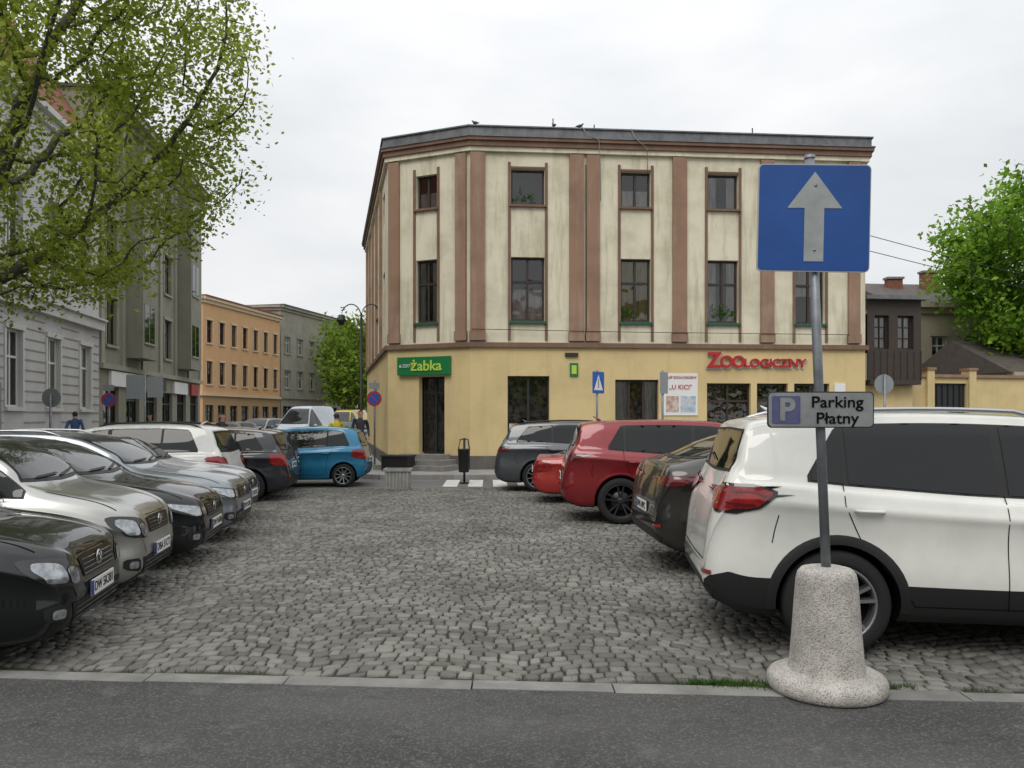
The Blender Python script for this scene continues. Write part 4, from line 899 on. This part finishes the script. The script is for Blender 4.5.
def plate(g,pts,y0,y1,m,mback=None):
    n=len(pts); g.add([(x,y0,z) for x,z in pts]+[(x,y1,z) for x,z in pts],[tuple(range(n))]+[(i,(i+1)%n,n+(i+1)%n,n+i) for i in range(n)],m)
    g.add([(x,y1,z) for x,z in pts],[tuple(range(n))],mback or m)
g=Geo(); cx=-.155; cz=2.93
plate(g,rrect(cx,cz,.69,.665,.03),-.050,-.036,EDGE,SIGNBACK); plate(g,rrect(cx,cz,.678,.653,.027),-.0525,-.049,BLUE)
ar=[(-.060,-.27),(.060,-.27),(.060,.06),(.17,.06),(.0,.285),(-.165,.06),(-.060,.06)]
plate(g,[(cx+a,cz+b) for a,b in ar],-.0555,-.052,ARROW)
for z in (cz-.2,cz+.2): g.box(cx-.2,cx+.2,-.036,-.028,z-.02,z+.02,STEEL)
for z in (cz-.2,cz+.2): g.lathe([(.001,-.060),(.009,-.058),(.010,-.053)],STEEL,10,(cx+.005,0,z),'y')
o=g.obj('one_way_plate',root); o.rotation_euler=(0,R_(1.2),R_(-2))
g=Geo(); cz=1.745; cx=-.055
plate(g,rrect(cx,cz,.66,.225,.03),-.050,-.040,DARKMETAL,SIGNBACK); plate(g,rrect(cx,cz,.645,.21,.025),-.0525,-.049,GRYS)
plate(g,rrect(cx-.215,cz,.175,.17,.01),-.0555,-.052,mat('faded_blue',(.06,.065,.17),.6,c2=(.09,.095,.19),scale=12)); g.obj('parking_plate',root)
text('P',.19,(cx-.212,-.058,cz-.005),(R_(90),0,0),GRYS,root,'letter_p',.001,.006)
text('Parking',.098,(cx+.10,-.056,cz+.045),(R_(90),0,0),SEAM,root,'lettering',.001,.001,sx=1.12); text('Płatny',.098,(cx+.10,-.056,cz-.055),(R_(90),0,0),SEAM,root,'lettering',.001,.001,sx=1.12)
# ---------------------------------------------------------------- small street furniture
def pole_sign(name,x,y,h,build,rz=0,r=.03,z=.0):
    root=empty(name,(x,y,z),rz); g=Geo(); g.tube([(0,0,0),(0,0,h)],r,STEEL,10); g.obj('pole',root); g=Geo(); build(g); g.obj('plate',root); return root
SR=mat('sign_red',(.45,.02,.02),.4); BLUE2=mat('sign_blue_bright',(.01,.10,.40),.4)
def disc(g,cz,r,y,m,n=28): 
    pts=[(r*math.cos(6.2832*i/n),cz+r*math.sin(6.2832*i/n)) for i in range(n)]; plate(g,pts,y,y+.004,m,SIGNBACK)
def b_nopark(g): disc(g,2.30,.25,-.045,SR); disc(g,2.30,.19,-.049,BLUE2); g.hexa([(-.14,-.053,2.42),(-.11,-.053,2.45),(-.11,-.049,2.45),(-.14,-.049,2.42),(.11,-.053,2.15),(.14,-.053,2.18),(.14,-.049,2.18),(.11,-.049,2.15)],SR); plate(g,rrect(0,2.72,.36,.2,.02),-.045,-.04,SIGNBACK)
pole_sign('no_parking_sign',-4.5,26.2,2.9,b_nopark,R_(-8))
def b_cross(g): plate(g,rrect(0,2.55,.5,.6,.03),-.05,-.04,BLUE2,SIGNBACK); plate(g,[(-.19,2.34),(.19,2.34),(0,2.76)],-.054,-.05,WH); g.box(-.012,.012,-.057,-.054,2.40,2.65,SEAM)
pole_sign('pedestrian_crossing_sign',2.35,22.1,2.9,b_cross,R_(45),z=.1)
def b_back(g): plate(g,rrect(0,2.55,.34,.6,.03),-.05,-.04,SIGNBACK)
pole_sign('traffic_sign',4.2,22.3,2.9,b_back,R_(40),z=.1)
def b_rb(g): disc(g,2.55,.25,.04,SIGNBACK)
pole_sign('traffic_sign',9.6,20.6,2.8,b_rb,0); pole_sign('traffic_sign',-12.0,20.8,2.3,lambda g:disc(g,2.2,.25,.04,SIGNBACK),0)
def b_sq(g): plate(g,rrect(-.3,2.7,.55,.8,.03),-.05,-.04,SIGNBACK); plate(g,rrect(.33,2.7,.5,.7,.03),-.055,-.045,SIGNBACK)
pole_sign('traffic_sign',-12.2,26.6,3.1,b_sq,R_(10))
pole_sign('traffic_sign',-14.1,28,2.6,b_nopark,R_(10))
g=Geo(); g.box(-14.4,-13.4,20.9,21.0,1.0,2.6,SIGNBACK); g.box(-14.3,-13.5,20.88,20.9,1.1,2.5,WH); g.box(-14.35,-14.28,20.9,21,0,1,STEEL); g.box(-13.5,-13.43,20.9,21,0,1,STEEL); g.obj('notice_board')
root=empty('litter_bin',(-1.22,20.3,0)); g=Geo(); g.lathe([(.001,.30),(.12,.30),(.135,.33),(.155,.86),(.165,.88),(.15,.89),(.14,.82),(.001,.80)],BLACK,20); g.tube([(0,.17,0),(0,.17,1.15)],.03,BLACK,8); g.tube([(-.14,0,.88),(-.1,.1,1.12),(0,.17,1.15),(.1,.1,1.12),(.14,0,.88)],.018,BLACK,6); g.box(-.04,.04,.1,.2,.4,.7,BLACK); g.lathe([(.001,0),(.12,0),(.12,.03),(.001,.03)],BLACK,16,(0,.17,0)); g.obj('bin',root)
root=empty('concrete_planter',(-2.66,18.7,0)); g=Geo(); CB=mat('block_concrete',(.34,.335,.32),.85,c2=(.24,.24,.22),scale=5,bump=.3)
g.box(-.28,.28,-.2,.2,0,.44,CB); g.box(-.32,.32,-.24,.24,.44,.50,CB)
for i in range(7): g.box(-.26+i*.08,-.22+i*.08,-.225,-.2,.03,.42,CB)
g.box(-.26,.26,-.18,.18,.495,.505,SOIL); g.obj('block',root)
root=empty('storage_box',(-3.35,23.6,.11),R_(-15)); g=Geo(); g.box(-.42,.42,-.25,.25,0,.42,BLACK); g.box(-.45,.45,-.28,.28,.42,.47,DARKMETAL); g.box(-.43,-.39,-.27,-.25,.05,.4,DARKMETAL); g.box(.39,.43,-.27,-.25,.05,.4,DARKMETAL); g.obj('box',root)
root=empty('street_lamp',(-5.75,30.5,0)); g=Geo(); g.tube([(0,0,0),(0,0,.5),(0,0,.9),(0,0,5.5)],[.12,.10,.06,.045],DARKMETAL,12)
for s in (-1,1):
    pts=[(0,0,5.0)]+[(s*(.38-.38*math.cos(a)),0,5.5+.5*math.sin(a)) for a in [math.pi*i/10 for i in range(0,10)]]
    g.tube(pts,.022,DARKMETAL,8); g.lathe([(.02,5.62),(.05,5.58),(.17,5.42),(.19,5.36),(.12,5.33),(.10,5.22),(.001,5.18)],DARKMETAL,16,(s*.75,0,0))
g.obj('post',root)
g=Geo()
for (a,b) in (((11.6,26,7.6),(30,30,5.6)),((11.6,26,7.1),(30,30,5.3))):
    a,b=Vector(a),Vector(b); g.tube([a.lerp(b,i/12)-Vector((0,0,.5*math.sin(math.pi*i/12))) for i in range(13)],.013,BLACK,5)
g.obj('overhead_wires')
# ---------------------------------------------------------------- pigeons
def bird(x,y,z,rz):
    root=empty('pigeon',(x,y,z),rz); g=Geo(); BM=PIG
    g.tube([(-.15,0,.06),(-.09,0,.075),(-.02,0,.09),(.04,0,.105),(.07,0,.135),(.09,0,.165),(.11,0,.17),(.13,0,.162)],[.010,.028,.045,.045,.028,.021,.018,.004],BM,10)
    g.tube([(.01,.02,.07),(.02,.02,0)],.005,BM,5); g.tube([(.01,-.02,.07),(.02,-.02,0)],.005,BM,5); g.obj('body',root)
PIG=mat('pigeon_feathers',(.05,.052,.06),.7)
for u,rz in ((2.55,2.),(3.35,0.3),(.15,2.6)): p=wF.P(u,10.49,.08); bird(p.x,p.y,p.z,rz)
# ---------------------------------------------------------------- people
def person(x,y,rz,jac,tro,hair,h=1.72,z=0,name='pedestrian'):
    SK=mat('skin',(.45,.27,.2),.6)
    k=h/1.72
    J={'pel':(0,0,.95,.13,.10),'wai':(0,0,1.10,.12,.09),'che':(0,0,1.30,.16,.11),'nec':(0,0,1.47,.055,.055),'hd0':(0.01,0,1.55,.07,.075),'hd1':(.015,0,1.64,.078,.09),'hd2':(0.01,0,1.70,.055,.06),
       'hl':(0,.09,.90,.085,.085),'kl':(.14,.10,.50,.058,.058),'al':(.06,.10,.09,.038,.038),'tl':(.20,.11,.04,.035,.03),
       'hr':(0,-.09,.90,.085,.085),'kr':(.02,-.10,.49,.058,.058),'ar':(-.24,-.10,.14,.038,.038),'tr':(-.12,-.11,.05,.035,.03),
       'sl':(0,.18,1.40,.058,.058),'el':(-.10,.24,1.14,.042,.042),'wl':(.03,.25,.92,.028,.028),'fl':(.06,.25,.83,.03,.018),
       'sr':(0,-.18,1.40,.058,.058),'er':(.02,-.24,1.13,.042,.042),'wr':(.18,-.24,.96,.028,.028),'fr':(.24,-.24,.90,.03,.018)}
    E=[('pel','wai'),('wai','che'),('che','nec'),('nec','hd0'),('hd0','hd1'),('hd1','hd2'),('pel','hl'),('hl','kl'),('kl','al'),('al','tl'),('pel','hr'),('hr','kr'),('kr','ar'),('ar','tr'),('che','sl'),('sl','el'),('el','wl'),('wl','fl'),('che','sr'),('sr','er'),('er','wr'),('wr','fr')]
    ks=list(J); me=bpy.data.meshes.new('figure'); me.from_pydata([tuple(c*k for c in J[a][:3]) for a in ks],[(ks.index(a),ks.index(b)) for a,b in E],[]); o=bpy.data.objects.new('figure',me); COL.objects.link(o)
    o.modifiers.new('s','SKIN'); sv=me.skin_vertices[0].data
    for i,a in enumerate(ks): sv[i].radius=(J[a][3]*k,J[a][4]*k)
    sv[0].use_root=True; sb=o.modifiers.new('u','SUBSURF'); sb.levels=2; sb.render_levels=2
    nm=bpy.data.meshes.new_from_object(o.evaluated_get(bpy.context.evaluated_depsgraph_get())); o.modifiers.clear(); o.data=nm
    nm.materials.clear()
    for m_ in (SK,jac,tro,hair,BLACK): nm.materials.append(m_)
    for p in nm.polygons:
        c=p.center/k; p.use_smooth=True
        p.material_index= 4 if c.z<.10 else 2 if c.z<.93 and abs(c.y)<.2 else 0 if (abs(c.y)>.2 and c.z<.93) else 1 if c.z<1.48 else 3 if (c.z>1.66 or (c.x<.0 and c.z>1.54)) else 0
    root=empty(name,(x,y,z),rz); o.parent=root
    g=Geo()
    g.tube([(.09*k,0,1.62*k),(.115*k,0,1.595*k)],[.008,.014],SK,6)
    for s in (-1,1): g.lathe([(.001,-.01),(.01,0),(.001,.01)],BLACK,8,(.088*k,s*.03*k,1.635*k)); g.tube([(0.01,s*.075*k,1.60*k),(0,s*.088*k,1.63*k),(0.0,s*.078*k,1.655*k)],.012,SK,6)
    g.obj('face',root)
JY=mat('jacket_yellow',(.55,.45,.05),.8); JD=mat('jacket_dark',(.03,.03,.04),.8); TD=mat('trousers',(.03,.035,.06),.8); HB=mat('hair',(.03,.02,.015),.7); JG=mat('jacket_green',(.08,.12,.08),.8); JB=mat('jacket_blue',(.05,.10,.22),.8)
person(-4.72,24.9,R_(-75),JD,TD,HB,1.82,z=.11); person(-5.55,25.3,R_(100),JY,TD,HB,1.85,z=.0); person(-8.3,22.9,R_(-20),JD,TD,HB,1.82); person(-15.4,34,R_(-80),JG,TD,HB,z=.11); person(-14.2,26.0,R_(95),JB,TD,HB,1.8,z=.11)
# ---------------------------------------------------------------- world, sun, camera
w=bpy.data.worlds.new('World'); scene.world=w; w.use_nodes=True; N=w.node_tree.nodes; L=w.node_tree.links; N.clear()
out=N.new('ShaderNodeOutputWorld'); bg=N.new('ShaderNodeBackground'); bg.inputs['Strength'].default_value=.1
sky=N.new('ShaderNodeTexSky'); sky.sky_type='NISHITA'; sky.sun_disc=False; SE,SRot=R_(48),R_(200); sky.sun_elevation=SE; sky.sun_rotation=SRot
tc=N.new('ShaderNodeTexCoord'); sep=N.new('ShaderNodeSeparateXYZ'); L.new(tc.outputs['Generated'],sep.inputs[0])
mp=N.new('ShaderNodeMapping'); mp.inputs['Scale'].default_value=(1.2,1.2,3.2); L.new(tc.outputs['Generated'],mp.inputs[0])
no=N.new('ShaderNodeTexNoise'); no.inputs['Scale'].default_value=1.9; no.inputs['Detail'].default_value=6; no.inputs['Roughness'].default_value=.5; L.new(mp.outputs[0],no.inputs['Vector'])
cr=N.new('ShaderNodeValToRGB'); cr.color_ramp.elements[0].position=.34; cr.color_ramp.elements[1].position=.66; cr.color_ramp.elements[0].color=(.76,.785,.81,1); cr.color_ramp.elements[1].color=(.97,.975,.98,1); L.new(no.outputs['Fac'],cr.inputs[0])
pw=N.new('ShaderNodeMath'); pw.operation='POWER'; pw.inputs[1].default_value=2.0; mxz=N.new('ShaderNodeMath'); mxz.operation='MAXIMUM'; mxz.inputs[1].default_value=0; L.new(sep.outputs[2],mxz.inputs[0]); L.new(mxz.outputs[0],pw.inputs[0])
gr=N.new('ShaderNodeMapRange'); gr.inputs['To Min'].default_value=9.5; gr.inputs['To Max'].default_value=19.5; L.new(pw.outputs[0],gr.inputs['Value'])
vm=N.new('ShaderNodeVectorMath'); vm.operation='SCALE'; L.new(cr.outputs[0],vm.inputs[0]); L.new(gr.outputs[0],vm.inputs['Scale'])
mx=N.new('ShaderNodeMix'); mx.data_type='RGBA'; mx.inputs['Factor'].default_value=.95; L.new(sky.outputs[0],mx.inputs['A']); L.new(vm.outputs[0],mx.inputs['B']); L.new(mx.outputs['Result'],bg.inputs[0]); L.new(bg.outputs[0],out.inputs[0])
sl=bpy.data.lights.new('sun','SUN'); sl.energy=1.3; sl.angle=R_(30); sl.color=(1,.96,.90); so=bpy.data.objects.new('sun',sl); COL.objects.link(so)
az=SRot; dv=Vector((math.sin(az)*math.cos(SE),math.cos(az)*math.cos(SE),math.sin(SE))); so.rotation_euler=dv.to_track_quat('Z','Y').to_euler()
cam=bpy.data.cameras.new('camera'); co=bpy.data.objects.new('camera',cam); COL.objects.link(co); co.location=(0,0,1.7); co.rotation_euler=(R_(90),0,0)
cam.sensor_width=36; cam.lens=28.125; cam.shift_y=33/1024; cam.clip_end=2000; cam.clip_start=.05; scene.camera=co
print('objects',len(bpy.data.objects))
